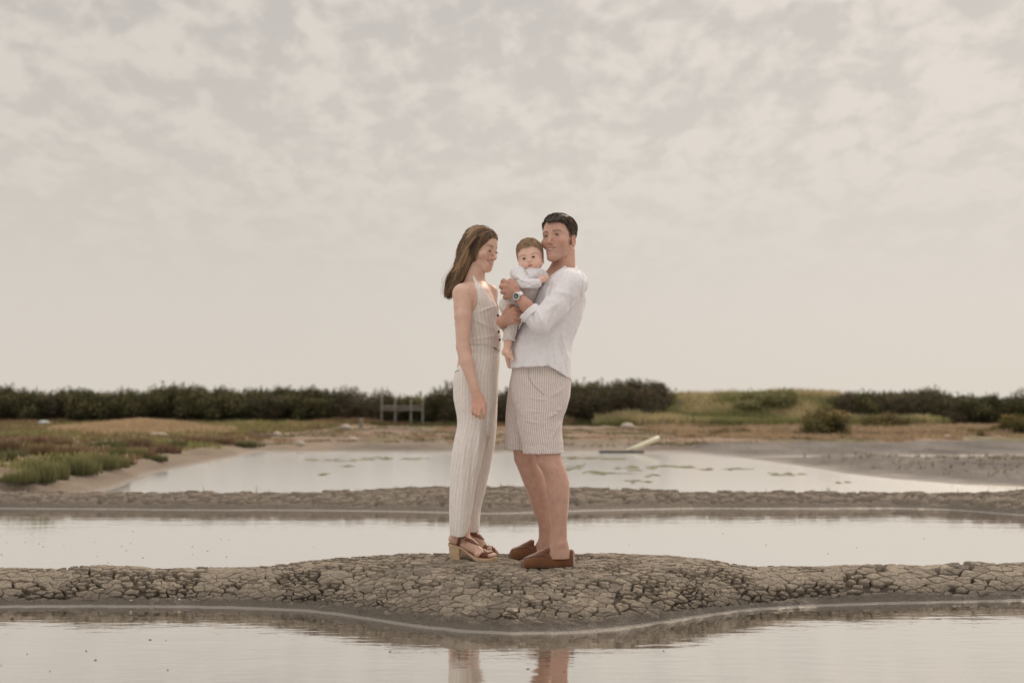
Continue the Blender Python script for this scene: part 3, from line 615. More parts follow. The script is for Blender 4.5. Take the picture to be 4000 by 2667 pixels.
parts.append(blades(P, 0.48 + 0.22 * gg[:, 0], 8, 0.24, 0.6, 0.045, rng, c))
P, rng = scatter(7000, (-26, 4), (39.8, 42.0), lambda x, y, z: np.ones_like(x, bool), 25)
parts.append(blades(P, np.full(len(P), 0.2), 6, 0.22, 0.5, 0.045, rng, np.where((fbm(P[:, 0] * .5, P[:, 1], s=44) > 0.05)[:, None], (0.30, 0.20, 0.12), (0.12, 0.12, 0.055))))
tag(obj('bank_grass', leaf_mesh('bank_grass', parts, M_STRAW)), 'long pale green grass over the far embankment', 'grass', kind='stuff')
P, rng = scatter(9000, (-12, 8), (22.4, 39), lambda x, y, z: fbm(x * .5, y * 1.4, s=15) > 0.02, 26)
tag(obj('flat_weeds', leaf_mesh('flat_weeds', [blades(P, np.full(len(P), 0.055), 8, 0.22, 0.6, 0.03, rng, np.where((vnoise(P[:, 0] * .9, P[:, 1] * 1.9, s=4) > 0.1)[:, None], (0.33, 0.22, 0.14), (0.17, 0.15, 0.08)))], M_STRAW)), 'low brown weeds on the mud ridges across the middle', 'grass', kind='stuff')
# sparse twigs on the second dike and the right shore
P, rng = scatter(260, (-5, 6), (9.3, 10.3), lambda x, y, z: z > 0.1, 27); P2, _ = scatter(500, (4.6, 9), (12, 19), lambda x, y, z: z > 0.05, 28)
tag(obj('dead_stalks', leaf_mesh('dead_stalks', [blades(P[:60], rng.uniform(.03, .09, len(P[:60])), 2, 0.01, 0.5, 0.004, rng, (0.12, 0.09, 0.06)), blades(P2, rng.uniform(.03, .12, len(P2)), 4, 0.04, 0.4, 0.01, rng, (0.20, 0.17, 0.09))], M_STRAW)), 'scattered dead stalks on the second dike and right shore', 'stalks', kind='stuff')
# algae floating on the third pond
def algae():
    rng = np.random.default_rng(5); Vs, Ts, o = [], [], 0
    pats = [(1250, 1795, 90), (1340, 1797, 70), (1420, 1797, 60), (1360, 1823, 60), (1470, 1790, 70), (1540, 1790, 50), (1640, 1792, 90), (1270, 1851, 40), (2235, 1789, 100), (2330, 1790, 120), (2275, 1818, 60), (2255, 1833, 70), (2430, 1826, 80), (2520, 1828, 90), (2590, 1825, 110),
            (2475, 1838, 50), (2390, 1850, 130), (2300, 1846, 120), (2545, 1857, 60), (2485, 1881, 80), (2755, 1832, 60), (2900, 1833, 100), (3070, 1853, 100), (3020, 1850, 60), (3300, 1884, 50), (2380, 1790, 160), (2650, 1822, 90)]
    for px, py, w in pats:
        for k in range(4):
            x, y = ray_z(px + rng.uniform(-.6, .6) * w, py + rng.uniform(-4, 4), 0.0); a = w / FPX * y * rng.uniform(.08, .40); b = rng.uniform(.03, .10) * (y / 15); n = 14; t = np.arange(n) * 2 * np.pi / n
            r = 1 + 0.45 * rng.normal(size=n) * .7; r = np.clip(r, .25, 1.7); z = 0.006
            V = np.c_[x + np.cos(t) * a * r, y + np.sin(t) * b * r, np.full(n, 0.002)]; V = np.concatenate([V, [[x, y, z + rng.uniform(0, .02)]]])
            i = np.arange(n); Ts.append(np.stack([i, (i + 1) % n, np.full(n, n)], -1) + o); Vs.append(V); o += n + 1
    return np_mesh('algae', np.concatenate(Vs), None, np.concatenate(Ts))
tag(obj('algae', algae(), simple_mat('algae', (0.16, 0.15, 0.085), 0.8, 0.2, noise=0.4, nscale=6)), 'olive algae patches floating on the third pond', 'algae', kind='stuff')
# specks of floating debris on the two nearer ponds
rng = np.random.default_rng(8); Vs, Ts, o = [], [], 0
for k in range(46):
    px = 900 * rng.random() ** 1.3 if rng.random() < .55 else rng.uniform(0, 4000); py = rng.uniform(2060, 2205) if rng.random() < .75 else rng.uniform(2490, 2640)
    x, y = ray_z(px, py, 0.0); s = rng.uniform(.002, .0055); n = 6; t = np.arange(n) * np.pi / 3
    V = np.c_[x + np.cos(t) * s * 1.5, y + np.sin(t) * s * rng.uniform(.6, 1.3), np.full(n, .001)]; V = np.concatenate([V, [[x, y, .004]]]); i = np.arange(n); Ts.append(np.stack([i, (i + 1) % n, np.full(n, n)], -1) + o); Vs.append(V); o += n + 1
tag(obj('floating_specks', np_mesh('floating_specks', np.concatenate(Vs), None, np.concatenate(Ts)), simple_mat('speck', (0.12, 0.10, 0.08), 0.8)), 'tiny dark specks floating on the nearer ponds', 'debris', kind='stuff')

# ------------------------------------------------------------------ small things around
def lathe(prof, n=24):
    prof = np.asarray(prof, float); a = np.arange(n) * 2 * np.pi / n; k = len(prof)
    V = np.stack([prof[:, None, 0] * np.cos(a), prof[:, None, 0] * np.sin(a), np.repeat(prof[:, 1:2], n, 1)], -1).reshape(-1, 3); i = np.arange(k - 1)[:, None] * n; s = np.arange(n)[None]; s2 = (s + 1) % n
    return V, np.stack([i + s, i + s2, i + n + s2, i + n + s], -1).reshape(-1, 4)
def box_mesh(name, sx, sy, sz, rng=None, jit=0.0, bevel=0.12):
    """bevelled, slightly uneven slab"""
    import bmesh
    bm = bmesh.new(); bmesh.ops.create_cube(bm, size=1.0)
    for v in bm.verts: v.co.x *= sx; v.co.y *= sy; v.co.z = (v.co.z + 0.5) * sz
    bmesh.ops.bevel(bm, geom=bm.edges[:], offset=min(sx, sy, sz) * bevel, segments=2, affect='EDGES')
    if jit:
        for v in bm.verts: v.co += Vector((rr.uniform(-1, 1), rr.uniform(-1, 1), rr.uniform(-1, 1))) * jit
    me = bpy.data.meshes.new(name); bm.to_mesh(me); bm.free(); return me
def rock_mesh(name, seed, r=(1, 1, .7), amp=0.25):
    import bmesh
    bm = bmesh.new(); bmesh.ops.create_icosphere(bm, subdivisions=2, radius=1.0); V = np.array([v.co[:] for v in bm.verts]); n = fbm(V[:, 0] * 1.3 + seed * 3.1, V[:, 1] * 1.3, V[:, 2] * 1.3, s=seed)
    for v, q in zip(bm.verts, n): v.co = Vector((v.co.x * r[0], v.co.y * r[1], v.co.z * r[2])) * (1 + amp * q)
    me = bpy.data.meshes.new(name); bm.to_mesh(me); bm.free()
    for p in me.polygons: p.use_smooth = True
    return me
M_PALE = simple_mat('weathered_wood', (0.25, 0.23, 0.205), 0.85, 0.2, noise=0.25, nscale=8)
M_PIPE = simple_mat('pale_pipe', (0.66, 0.63, 0.46), 0.5, 0.4, noise=0.08, nscale=10)
M_DARK = simple_mat('dark_board', (0.05, 0.045, 0.045), 0.8, 0.3, noise=0.3)
M_STONE = simple_mat('pale_stone', (0.40, 0.34, 0.28), 0.8, 0.3, noise=0.2, nscale=8)
# tilted pale pipe leaning out of the far shore, with its collar
x0, y0 = ray_z(2448, 1762, 0.02); x1 = (2583 - CX) / FPX * y0; z1 = CAMZ + (HOR - 1711) * y0 / FPX
e = tag(empty('drain_pipe', (x0, y0, 0.0)), 'pale plastic pipe leaning up from the far shore of the third pond', 'pipe')
A = np.array([0, 0, 0.03]); B = np.array([x1 - x0, 0.45, z1]); D = B - A
def tube_obj(name, P, R, mat, parent, sides=14):
    V, q, t = tubes([np.asarray(P)], [np.asarray(R)], sides); return obj(name, np_mesh(name, V, q, t), mat, parent)
tube_obj('pipe_body', [A, A + D * .33, A + D * .66, B], [.042] * 4, M_PIPE, e); tube_obj('collar', [A + D * .66, A + D * .67, A + D * .98, A + D * .985], [.045, .053, .053, .047], M_PIPE, e)
b = tag(obj('dark_board', box_mesh('dark_board', 0.95, 0.16, 0.035, jit=.004), M_DARK, None, (x0 - 0.12, y0 - 0.10, 0.0)), 'dark flat board lying at the water edge under the pale pipe', 'board'); b.rotation_euler = (0, 0, .02)
# weathered railing in the gap of the hedge
Yr = 41.2; gx = (1560 - CX) / FPX * Yr; gz = float(ground_z(gx, Yr)[0])
e = tag(empty('wooden_railing', (gx, Yr, gz)), 'grey weathered wooden sluice railing in the gap of the far hedge', 'railing')
for px, top in ((1492, 1546), (1545, 1556), (1606, 1556), (1652, 1560)):
    h = CAMZ + (HOR - top) * Yr / FPX - gz; obj('post', box_mesh('post', .075, .075, h, jit=.008), M_PALE, e, ((px - 1560) / FPX * Yr, 0, 0))
for zz_, w in ((1602, 1.75), (1590, 1.6)):
    h = CAMZ + (HOR - zz_) * Yr / FPX - gz; obj('rail', box_mesh('rail', w, .04, .06, jit=.006), M_PALE, e, (0.1, -0.1, h))
for px, py, h, w, lb in ((1412, 1667, .30, .13, 'short pale grey post standing below the hedge near the railing'), (2590, 1685, .27, .11, 'short grey stake at the foot of the grassy bank'), (2655, 1612, .62, .05, 'thin grey pole on the grassy bank')):
    Yp = 36.0 if py > 1640 else 42.3; x = (px - CX) / FPX * Yp; z = float(ground_z(x, Yp)[0]) - .02
    o = empty('stake', (x, Yp, z)); tag(o, lb, 'post'); obj('shaft', box_mesh('shaft', w, w, h, jit=.008), M_PALE, o); obj('cap', box_mesh('cap', w * 1.15, w * 1.15, .04), M_STONE, o, (0, 0, h))
    if px == 2590:
        Vw, qw, tw = tubes([np.array([[0, 0, h * .8], [-.5, -.3, h * .72], [-1.0, -.6, h * .66]])], [np.full(3, .006)], 4); tag(obj('stake_wire', np_mesh('stake_wire', Vw, qw, tw), M_PALE, None, (x, Yp, z)), 'thin wire running left from the grey stake', 'wire')
# blue-white tarpaulin bundle on the left
Yt = 36.5; x = (177 - CX) / FPX * Yt; z = float(ground_z(x, Yt)[0])
e = tag(empty('covered_boat', (x, Yt, z)), 'small upturned boat with pale blue-white hull below the left hedge', 'boat')
me = rock_mesh('hull', 3, (.17, .42, .12), .06); o = obj('hull', me, simple_mat('pale_blue_hull', (0.33, 0.37, 0.41), .5, .4, noise=.1), e, (0, 0, .12)); V, q, t = tubes([np.array([[.02 + .155 * math.cos(a), .39 * math.sin(a), .075] for a in np.linspace(0, 2 * math.pi, 24)])], [np.full(24, .014)], 5)
obj('gunwale', np_mesh('gunwale', V, q, t), M_PALE, e)
# pale lumps and boards lying on the flats
for px, py, w, h, lb in ((146, 1652, .12, .06, 'small pale stone just left of the upturned boat'), (618, 1708, .30, .10, 'white foam-like lump on the left bank below the straw heap'), (1172, 1740, .11, .09, 'round sandy stone near the far shore, left of centre'),
                         (1376, 1720, .14, .07, 'white stone on the mud ridge left of the woman'), (1350, 1675, .20, .12, 'pinkish stone heap below the hedge beside the pale post'), (2452, 1672, .28, .16, 'tan boulder on the ridge above the pale pipe'), (1083, 1699, .10, .07, 'whitish stone at the end of the row of pale boards'),
                         (3698, 1712, .12, .07, 'little white stone in the dark strip near the right edge')):
    x, y, z = ground_at_pixel(px, py); o = empty('stone', (x, y, z)); tag(o, lb, 'stone'); me = rock_mesh('stone_body', px % 13, (w, w * .8, h)); obj('stone_body', me, M_STONE, o, (0, 0, h * .3))
    me = rock_mesh('chip', px % 7, (w * .3, w * .3, h * .4)); obj('chip', me, M_STONE, o, (w * .9, -.02, .01))
for px, py, w, lb in ((700, 1705, .85, 'long pale plank lying on the left bank'), (1015, 1703, .35, 'first pale board at the far left corner of the third pond'), (1055, 1702, .25, 'second short pale board beside the whitish stone')):
    x, y, z = ground_at_pixel(px, py); tag(obj('plank', box_mesh('plank', w, .2, .05, jit=.006), M_PALE, None, (x, y, z)), lb, 'plank')
# pebbles and shells on the mound
M_SHELL = simple_mat('shell', (0.46, 0.40, 0.31), .6, .4, noise=.2, nscale=90)
for px, py, r, lb in ((2012, 2388, .008, 'tiny ochre snail shell low on the front of the mound'), (1935, 2178, .005, 'little white pebble just in front of the woman toes'), (1990, 2314, .0055, 'pale pebble in the middle of the mound'), (1875, 2328, .004, 'small pale pebble left of the middle of the mound'),
                      (2035, 2235, .004, 'white speck of shell just left of the man near shoe'), (3120, 2262, .006, 'round white pebble between plates right of the mound'), (3330, 2257, .0055, 'round cream pebble further right on the dike'), (2990, 2295, .005, 'yellowish pebble low on the right dike'), (512, 2346, .005, 'white pebble on the damp foot of the left dike'),
                      (700, 2345, .006, 'grey broken shell on the damp foot of the left dike'), (1262, 2345, .004, 'small white pebble near the left foot of the mound'), (2645, 2270, .006, 'flat white pebble on the right shoulder of the mound')):
    x, y, z = ground_at_pixel(px, py); me = rock_mesh('pebble', px % 11, (r * 1.3, r, r * .8), .12); tag(obj('pebble', me, M_SHELL, None, (x, y, z + r * .4)), lb, 'pebble', 'pebbles and shells on the dike')
# ------------------------------------------------------------------ figures: distance fields skinned by surface nets
# figure space: 1 unit = 1/765.4 m; x to the right, d away from the lens, u up from the ground at (0, 5.09, .1786)
S_ = 765.4; FOOT = np.array([0.0, 5.09, 0.1786])
FS = [1.0147, 57.3, -8.8]      # per figure: body size, how far back it stands, sole height offset (figure units)
def toworld(P): return np.stack([P[:, 0] * FS[0] / S_, FOOT[1] + (P[:, 1] * FS[0] + FS[1]) / S_, FOOT[2] + (P[:, 2] * FS[0] + FS[2]) / S_], -1)
def Lp(px, py, d=0.0):
    f = 1 + d / 3896.0; return np.array([(px - 2000) * f, d, 2200 - (1590 + (py - 1590) * f)])
def smin(a, b, k):
    h = np.clip(0.5 + 0.5 * (b - a) / k, 0, 1); return b + (a - b) * h - k * h * (1 - h)
def rcone(a, b, ra, rb, flat=None):
    a = np.asarray(a, float); b = np.asarray(b, float); ba = b - a; L2 = ba @ ba + 1e-9; sc = 1.0; n = None
    if flat is not None: n = np.asarray(flat[0], float); n = n / np.linalg.norm(n); sc = flat[1]
    def f(P):
        p = P - a
        if n is not None: p = p + ((1 / sc - 1) * (p @ n))[:, None] * n
        t = np.clip(p @ ba / L2, 0, 1); d = np.linalg.norm(p - t[:, None] * ba, axis=1) - (ra + t * (rb - ra))
        return d * (0.5 + 0.5 * sc)
    return f, (a + b) / 2, math.sqrt(L2) / 2 + max(ra, rb)
def ellip(c, r, R=None):
    c = np.asarray(c, float); r = np.asarray(r, float)
    def f(P):
        p = P - c
        if R is not None: p = p @ R
        k0 = np.linalg.norm(p / r, axis=1); k1 = np.linalg.norm(p / (r * r), axis=1) + 1e-9; return k0 * (k0 - 1) / k1
    return f, c, r.max()
def pchip(x, y, xi):
    x = np.asarray(x, float); y = np.asarray(y, float); h = np.diff(x); dl = np.diff(y) / h; m = np.zeros_like(y)
    for i in range(1, len(x) - 1):
        if dl[i - 1] * dl[i] > 0:
            w1 = 2 * h[i] + h[i - 1]; w2 = h[i] + 2 * h[i - 1]; m[i] = (w1 + w2) / (w1 / dl[i - 1] + w2 / dl[i])
    m[0], m[-1] = dl[0], dl[-1]; k = np.clip(np.searchsorted(x, xi) - 1, 0, len(x) - 2); t = np.clip((xi - x[k]) / h[k], 0, 1)
    return (2 * t**3 - 3 * t**2 + 1) * y[k] + (t**3 - 2 * t**2 + t) * h[k] * m[k] + (-2 * t**3 + 3 * t**2) * y[k + 1] + (t**3 - t**2) * h[k] * m[k + 1]
class Loft:
    """stack of ellipses given as image rows (py, left px, right px, centre d, half depth)"""
    def __init__(s, rows, yaw=0.0, p=2.0):
        A = []
        for py, l, r, cd, hd in rows:
            a, b = Lp(l, py, cd), Lp(r, py, cd); A.append((a[2], (a[0] + b[0]) / 2, (b[0] - a[0]) / 2, cd, hd))
        A = np.array(sorted(A)); s.u0, s.u1 = A[0, 0], A[-1, 0]; s.uu = np.linspace(s.u0, s.u1, 160); s.T = [pchip(A[:, 0], A[:, i], s.uu) for i in range(1, 5)]; s.p = p
        s.c = np.array([s.T[0].mean(), s.T[2].mean(), (s.u0 + s.u1) / 2]); s.R = np.linalg.norm([np.ptp(s.T[0]) / 2 + s.T[1].max(), np.ptp(s.T[2]) / 2 + s.T[3].max(), (s.u1 - s.u0) / 2])
    def at(s, u): return [np.interp(u, s.uu, t) for t in s.T]
    def __call__(s, P):
        cx, hx, cd, hd = s.at(P[:, 2]); x, y = P[:, 0] - cx, P[:, 1] - cd
        if s.p == 2.0:
            k0 = np.sqrt((x / hx) ** 2 + (y / hd) ** 2); k1 = np.sqrt((x / hx**2) ** 2 + (y / hd**2) ** 2) + 1e-9; q = k0 * (k0 - 1) / k1
        else: q = ((np.abs(x / hx) ** s.p + np.abs(y / hd) ** s.p) ** (1 / s.p) - 1) * np.minimum(hx, hd)
        q = np.where(k0 < 0.05, -np.minimum(hx, hd), q) if s.p == 2.0 else q
        return np.maximum(q, np.maximum(s.u0 - P[:, 2], P[:, 2] - s.u1))
    def prim(s): return s, s.c, s.R
    def angle(s, P):
        cx, hx, cd, hd = s.at(P[:, 2]); return np.arctan2((P[:, 0] - cx) / hx, -(P[:, 1] - cd) / hd) * (hx + hd) / 2
class Field:
    def __init__(s): s.ops = []
    def add(s, prim, k=8.0): s.ops.append(('u', k, *prim)); return s
    def sub(s, prim, k=4.0): s.ops.append(('s', k, *prim)); return s
    def mod(s, fn): s.ops.append(('m', 0, fn, None, 0)); return s
    def __call__(s, P, cc=None, cr=0):
        d = np.full(len(P), 400.0)
        for op, k, fn, c, R in s.ops:
            if op == 'm': d = fn(P, d); continue
            if cc is not None and np.linalg.norm(c - cc) - R - cr > 40: continue
            v = fn(P)
            d = smin(d, v, k) if op == 'u' else -smin(-d, v, k)
        return d
def skin(field, lo, hi, h, fine=None, B=8, rel=1.7):
    """surface nets over the box lo..hi; fine=(u0,u1,h2) refines rows; returns verts, quads"""
    def axis(a, b, hh): return np.arange(a, b + hh, hh)
    ax = [axis(lo[0], hi[0], h), axis(lo[1], hi[1], h)]
    if fine:
        u0, u1, h2 = fine; z = np.concatenate([axis(lo[2], u0 - h, h), axis(u0, u1, h2), axis(u1 + h, hi[2], h)]); z = np.unique(np.round(z, 3))
        ax.append(z)
    else: ax.append(axis(lo[2], hi[2], h))
    n = [int(math.ceil(len(a) / B)) * B for a in ax]
    ax = [np.concatenate([a, a[-1] + (np.arange(m - len(a)) + 1) * h]) for a, m in zip(ax, n)]
    nb = [m // B for m in n]; cen = [a.reshape(-1, B).mean(1) for a in ax]; half = [(a.reshape(-1, B)[:, -1] - a.reshape(-1, B)[:, 0]) / 2 + h for a in ax]
    C = np.stack(np.meshgrid(*cen, indexing='ij'), -1).reshape(-1, 3); Rr = np.sqrt(sum(g ** 2 for g in np.meshgrid(*half, indexing='ij'))).reshape(-1)
    D = field(C); keep = np.abs(D) < Rr * rel + 3; V = np.repeat(np.repeat(np.repeat(np.sign(D).reshape(nb) * 50, B, 0), B, 1), B, 2).astype(np.float32)
    idx = np.argwhere(keep.reshape(nb)); key = (idx // 3) @ np.array([1000000, 1000, 1]); order = np.argsort(key); idx = idx[order]; key = key[order]
    cuts = np.flatnonzero(np.diff(key)) + 1
    for grp in np.split(idx, cuts):
        if len(grp) == 0: continue
        g = [a.reshape(-1, B) for a in ax]; P = np.empty((len(grp), B, B, B, 3))
        P[..., 0] = g[0][grp[:, 0]][:, :, None, None]; P[..., 1] = g[1][grp[:, 1]][:, None, :, None]; P[..., 2] = g[2][grp[:, 2]][:, None, None, :]
        Q = P.reshape(-1, 3); a, b = Q.min(0), Q.max(0); v = field(Q, (a + b) / 2, np.linalg.norm(b - a) / 2).reshape(len(grp), B, B, B)
        for (i, j, k), w in zip(grp, v): V[i * B:(i + 1) * B, j * B:(j + 1) * B, k * B:(k + 1) * B] = w
    I = V < 0; s = I[:-1, :-1, :-1].astype(np.int8)
    s = sum(I[a:I.shape[0] - 1 + a, b:I.shape[1] - 1 + b, c:I.shape[2] - 1 + c].astype(np.int8) for a in (0, 1) for b in (0, 1) for c in (0, 1))
    cell = np.argwhere((s > 0) & (s < 8)); ids = np.full(s.shape, -1, np.int32); ids[cell[:, 0], cell[:, 1], cell[:, 2]] = np.arange(len(cell))
    i, j, k = cell.T; acc = np.zeros((len(cell), 3)); cnt = np.zeros(len(cell))
    X0, X1 = [a[q] for a, q in zip(ax, (i, j, k))], [a[q + 1] for a, q in zip(ax, (i, j, k))]
    cv = {(a, b, c): V[i + a, j + b, k + c] for a in (0, 1) for b in (0, 1) for c in (0, 1)}
    for axn in range(3):
        o1, o2 = [q for q in range(3) if q != axn]
        for a in (0, 1):
            for b in (0, 1):
                p0 = [0, 0, 0]; p0[o1] = a; p0[o2] = b; p1 = list(p0); p1[axn] = 1; v0, v1 = cv[tuple(p0)], cv[tuple(p1)]; m = (v0 < 0) != (v1 < 0); t = np.where(m, v0 / np.where(m, v0 - v1, 1), 0)
                Pp = np.zeros((len(cell), 3)); Pp[:, axn] = X0[axn] + t * (X1[axn] - X0[axn]); Pp[:, o1] = X1[o1] if a else X0[o1]; Pp[:, o2] = X1[o2] if b else X0[o2]
                acc += Pp * m[:, None]; cnt += m
    Vt = acc / cnt[:, None]; F = []
    for axn in range(3):
        sl0 = [slice(1, -1)] * 3; sl0[axn] = slice(0, -1); sl1 = [slice(1, -1)] * 3; sl1[axn] = slice(1, None)
        A, Bv = I[tuple(sl0)], I[tuple(sl1)]; e = np.argwhere(A != Bv)
        if len(e) == 0: continue
        flip = A[e[:, 0], e[:, 1], e[:, 2]]; base = e + 1; base[:, axn] -= 1; o1, o2 = [(1, 2), (2, 0), (0, 1)][axn]
        q = []
        for a, b in ((-1, -1), (0, -1), (0, 0), (-1, 0)):
            c = base.copy(); c[:, o1] += a; c[:, o2] += b; q.append(ids[c[:, 0], c[:, 1], c[:, 2]])
        Q = np.stack(q, -1); Q = np.where(flip[:, None], Q, Q[:, ::-1]); F.append(Q[(Q >= 0).all(1)])
    F = np.concatenate(F); a, b, c = Vt[F[:, 0]], Vt[F[:, 1]], Vt[F[:, 2]]
    if np.einsum('ij,ij->i', a - Vt.mean(0), np.cross(b - a, c - a)).sum() < 0: F = F[:, ::-1]
    return Vt, F
def relax(V, F, it=1, lam=0.5):
    for _ in range(it):
        acc = np.zeros_like(V); n = np.zeros(len(V))
        for a, b in ((0, 1), (1, 2), (2, 3), (3, 0)):
            for p, q in ((a, b), (b, a)): acc += np.stack([np.bincount(F[:, p], V[F[:, q], c], len(V)) for c in range(3)], -1); n += np.bincount(F[:, p], minlength=len(V))
        V = V * (1 - lam) + lam * acc / n[:, None]
    return V
def figure_mesh(name, field, lo, hi, h, mat, parent, fine=None, relax_n=1, attrs=None, colour=None, rel=1.7, tn=None):
    V, F = skin(field, lo, hi, h, fine, rel=rel)
    if relax_n: V = relax(V, F, relax_n)
    me = np_mesh(name, toworld(V) - np.array(parent.location), F)
    if colour is not None: add_attr(me, 'tint', colour(V), 'COLOR')
    for k, fn in (attrs or {}).items(): add_attr(me, k, fn(V))
    return obj(name, me, mat, parent)
def head_frame(yaw, pitch=0, roll=0):
    y, p, r = map(math.radians, (yaw, pitch, roll)); f = np.array([math.sin(y), -math.cos(y), 0]); l = np.array([math.cos(y), math.sin(y), 0]); u = np.array([0, 0, 1.0])
    f2 = math.cos(p) * f - math.sin(p) * u; u2 = math.cos(p) * u + math.sin(p) * f; l2 = math.cos(r) * l + math.sin(r) * u2; u3 = math.cos(r) * u2 - math.sin(r) * l
    return np.stack([l2, f2, u3], 1)         # columns: subject's left, forward, up
class Head:
    """head built in centimetres (x to the subject's left, y forward, z up, eye line at z=0)"""
    def __init__(s, R, scale, anchor, at): s.R, s.k = R, scale * 7.654; s.o = np.asarray(at, float) - R @ (np.asarray(anchor, float) * s.k); s.F = Field(); s.P = {}
    def loc(s, P): return (P - s.o) @ s.R / s.k
    def glob(s, q): return s.o + (np.atleast_2d(q) * s.k) @ s.R.T
    def prim(s): return (lambda P: s.F(s.loc(P)) * s.k), s.o, 17 * s.k
def adult_face(h, jaw=1.0, chin=-11.6, nose=1.0, ear=True, cheek=1.0, smile=0.5, lid=0.52, fem=False, far_ear=True):
    F = h.F; A = F.add; w = 1.0
    A(ellip((0, -0.6, 3.8), (7.5, 9.4, 7.7)), 1); A(ellip((0, 2.6, 0.5), (6.6, 6.6, 7.2)), 2.0); A(ellip((0, 3.0, -4.2), (5.25 * jaw, 5.6, 5.9)), 2.0)
    for s in (-1, 1):
        A(rcone((5.5 * s * jaw, -0.4, -5.6), (1.5 * s, 6.9, chin + 1.6), 1.5, 1.4), 2.5)
        A(ellip((4.3 * s, 5.9, -2.9), (2.5 * cheek, 2.3, 2.2)), 2.0)
    A(ellip((0, 7.2, chin + 1.5), (2.1 if not fem else 1.7, 1.9, 1.6)), 2.2)
    A(ellip((0, 7.0, -6.6), (3.3, 2.4, 2.6)), 1.6)
    if not fem: A(rcone((1.2, 8.6, 1.7), (4.8, 7.0, 1.9), .75, .6), 1.2); A(rcone((-1.2, 8.6, 1.7), (-4.8, 7.0, 1.9), .75, .6), 1.2)
    for s in (-1, 1):
        F.sub(ellip((3.2 * s, 9.9, 0.1), (1.85, 1.9, 1.15)), 0.8)
        A(ellip((3.15 * s, 7.35, -0.05), (1.5, 1.35, 1.2)), 0.3)           # lids
    A(rcone((0, 8.5, 0.9), (0, 10.6, -3.3), .62, .85 * nose), 0.9); A(ellip((0, 10.7, -3.5), (.95 * nose, .9, .8)), 0.5)
    for s in (-1, 1): A(ellip((1.15 * s, 9.6, -3.8), (.75, .95, .65)), 0.5); F.sub(ellip((.65 * s, 9.9, -4.55), (.38, .6, .35)), 0.25)
    # smile folds
    for s in (-1, 1): F.sub(rcone((2.0 * s, 9.1, -4.3), (3.6 * s, 7.9, -6.6), .35, .3), 0.9)
    return F
def mouth(h, z=-6.4, w=2.7, y=9.35, up=0.75, op=0.42, lip=.42):
    """open smile: lips following an arc, dark slit carved between"""
    F = h.F; n = 8; xs = np.linspace(-w, w, n + 1)
    def arc(x, dz, dy): return np.array([x, y - 0.16 * x * x + dy, z + up * (x / w) ** 2 + dz * (1 - (x / w) ** 2)])
    for i in range(n): F.add(rcone(arc(xs[i], op + lip * .6, .0), arc(xs[i + 1], op + lip * .6, .0), lip * .75, lip * .75), .35); F.add(rcone(arc(xs[i], -op - lip * .75, .0), arc(xs[i + 1], -op - lip * .75, .0), lip, lip), .35)
    for i in range(n): F.sub(rcone(arc(xs[i] * .95, 0, .30), arc(xs[i + 1] * .95, 0, .30), op * (1.0 - .75 * abs(xs[i] / w) ** 2), op * (1.0 - .75 * abs(xs[i + 1] / w) ** 2)), .1)
    for i in range(n): F.sub(rcone(arc(xs[i] * .9, 0, -.35), arc(xs[i + 1] * .9, 0, -.35), op * (1.0 - .7 * abs(xs[i] / w) ** 2), op * (1.0 - .7 * abs(xs[i + 1] / w) ** 2)), .1)
    h.P['mouth'] = (z, w, y, up, op, lip)
def ears(h, sides=(-1, 1), y=-0.8, z=-1.4, s_=1.0, x=7.2):
    F = h.F
    for s in sides:
        c = np.array([x * s, y, z]); F.add(ellip(c + (0.25 * s, -.3, 0.3), np.array((.55, 1.75, 3.0)) * s_), .5); F.sub(ellip(c + (0.75 * s, 0.05, 0.4), np.array((.5, 1.05, 2.0)) * s_), .3); F.add(ellip(c + (0.25 * s, .75, -2.0), np.array((.5, .8, 1.0)) * s_), .4)
def face_tint(h, base, P, lips=(0.42, 0.15, 0.12), flush=(0.50, 0.20, 0.15), brow=None, beard=0.0, eyeshade=0.25, inner=(0.09, 0.02, 0.02), fl=0.35):
    q = h.loc(P); c = np.tile(np.asarray(base, float), (len(P), 1)); x, y, z = q.T; near = (np.abs(x) < 9) & (y > -4) & (np.abs(z) < 14)
    def mix(m, col): nonlocal c; c = c * (1 - m[:, None]) + np.asarray(col) * m[:, None]
    for s in (-1, 1): mix(fl * np.exp(-((x - 4.3 * s) / 2.0) ** 2 - ((z + 3.4) / 1.8) ** 2) * (y > 3) * near, flush)
    mix(fl * np.exp(-(x / 1.3) ** 2 - ((z + 3.5) / 1.2) ** 2) * (y > 8) * near, flush); mix(0.5 * ((np.abs(x) > 7.0) & (np.abs(z) < 5) & near), flush)
    if beard: mix(beard * sstep(-4.0, -6.5, z) * sstep(1, 4, y) * near * (1 - np.exp(-(x / 2) ** 2 - ((z + 6.5) / 1) ** 2)), np.asarray(base) * (0.66, 0.68, 0.74))
    if brow is not None:
        col, z0, th = brow
        for s in (-1, 1):
            t = (x * s - 1.3) / 3.9; bz = z0 + 0.75 * np.sin(np.clip(t, 0, 1) * 2.4) - 0.35 * t; m = (t > 0) & (t < 1) & (y > 4); mix(0.85 * m * np.exp(-((z - bz) / (th * (1.1 - .5 * np.clip(t, 0, 1)))) ** 2), col)
    if 'mouth' in h.P:
        mz, w, my, up, op, lip = h.P['mouth']; c0 = mz + up * (x / w) ** 2; k = np.clip(1 - (x / (w * 1.02)) ** 2, 0, 1); dz = (z - c0); on = (np.abs(x) < w * 1.04) & (y > my - 3.2) & near
        mix(0.85 * on * sstep(op + lip * 1.6 + .2, op + lip * 1.2, np.abs(dz) / np.sqrt(k + .05)), lips)
        mix(1.0 * on * (np.abs(dz) < op * k * 1.0) * (y < my - 0.16 * x * x + .08), inner)
    return np.clip(c, 0.004, 1)
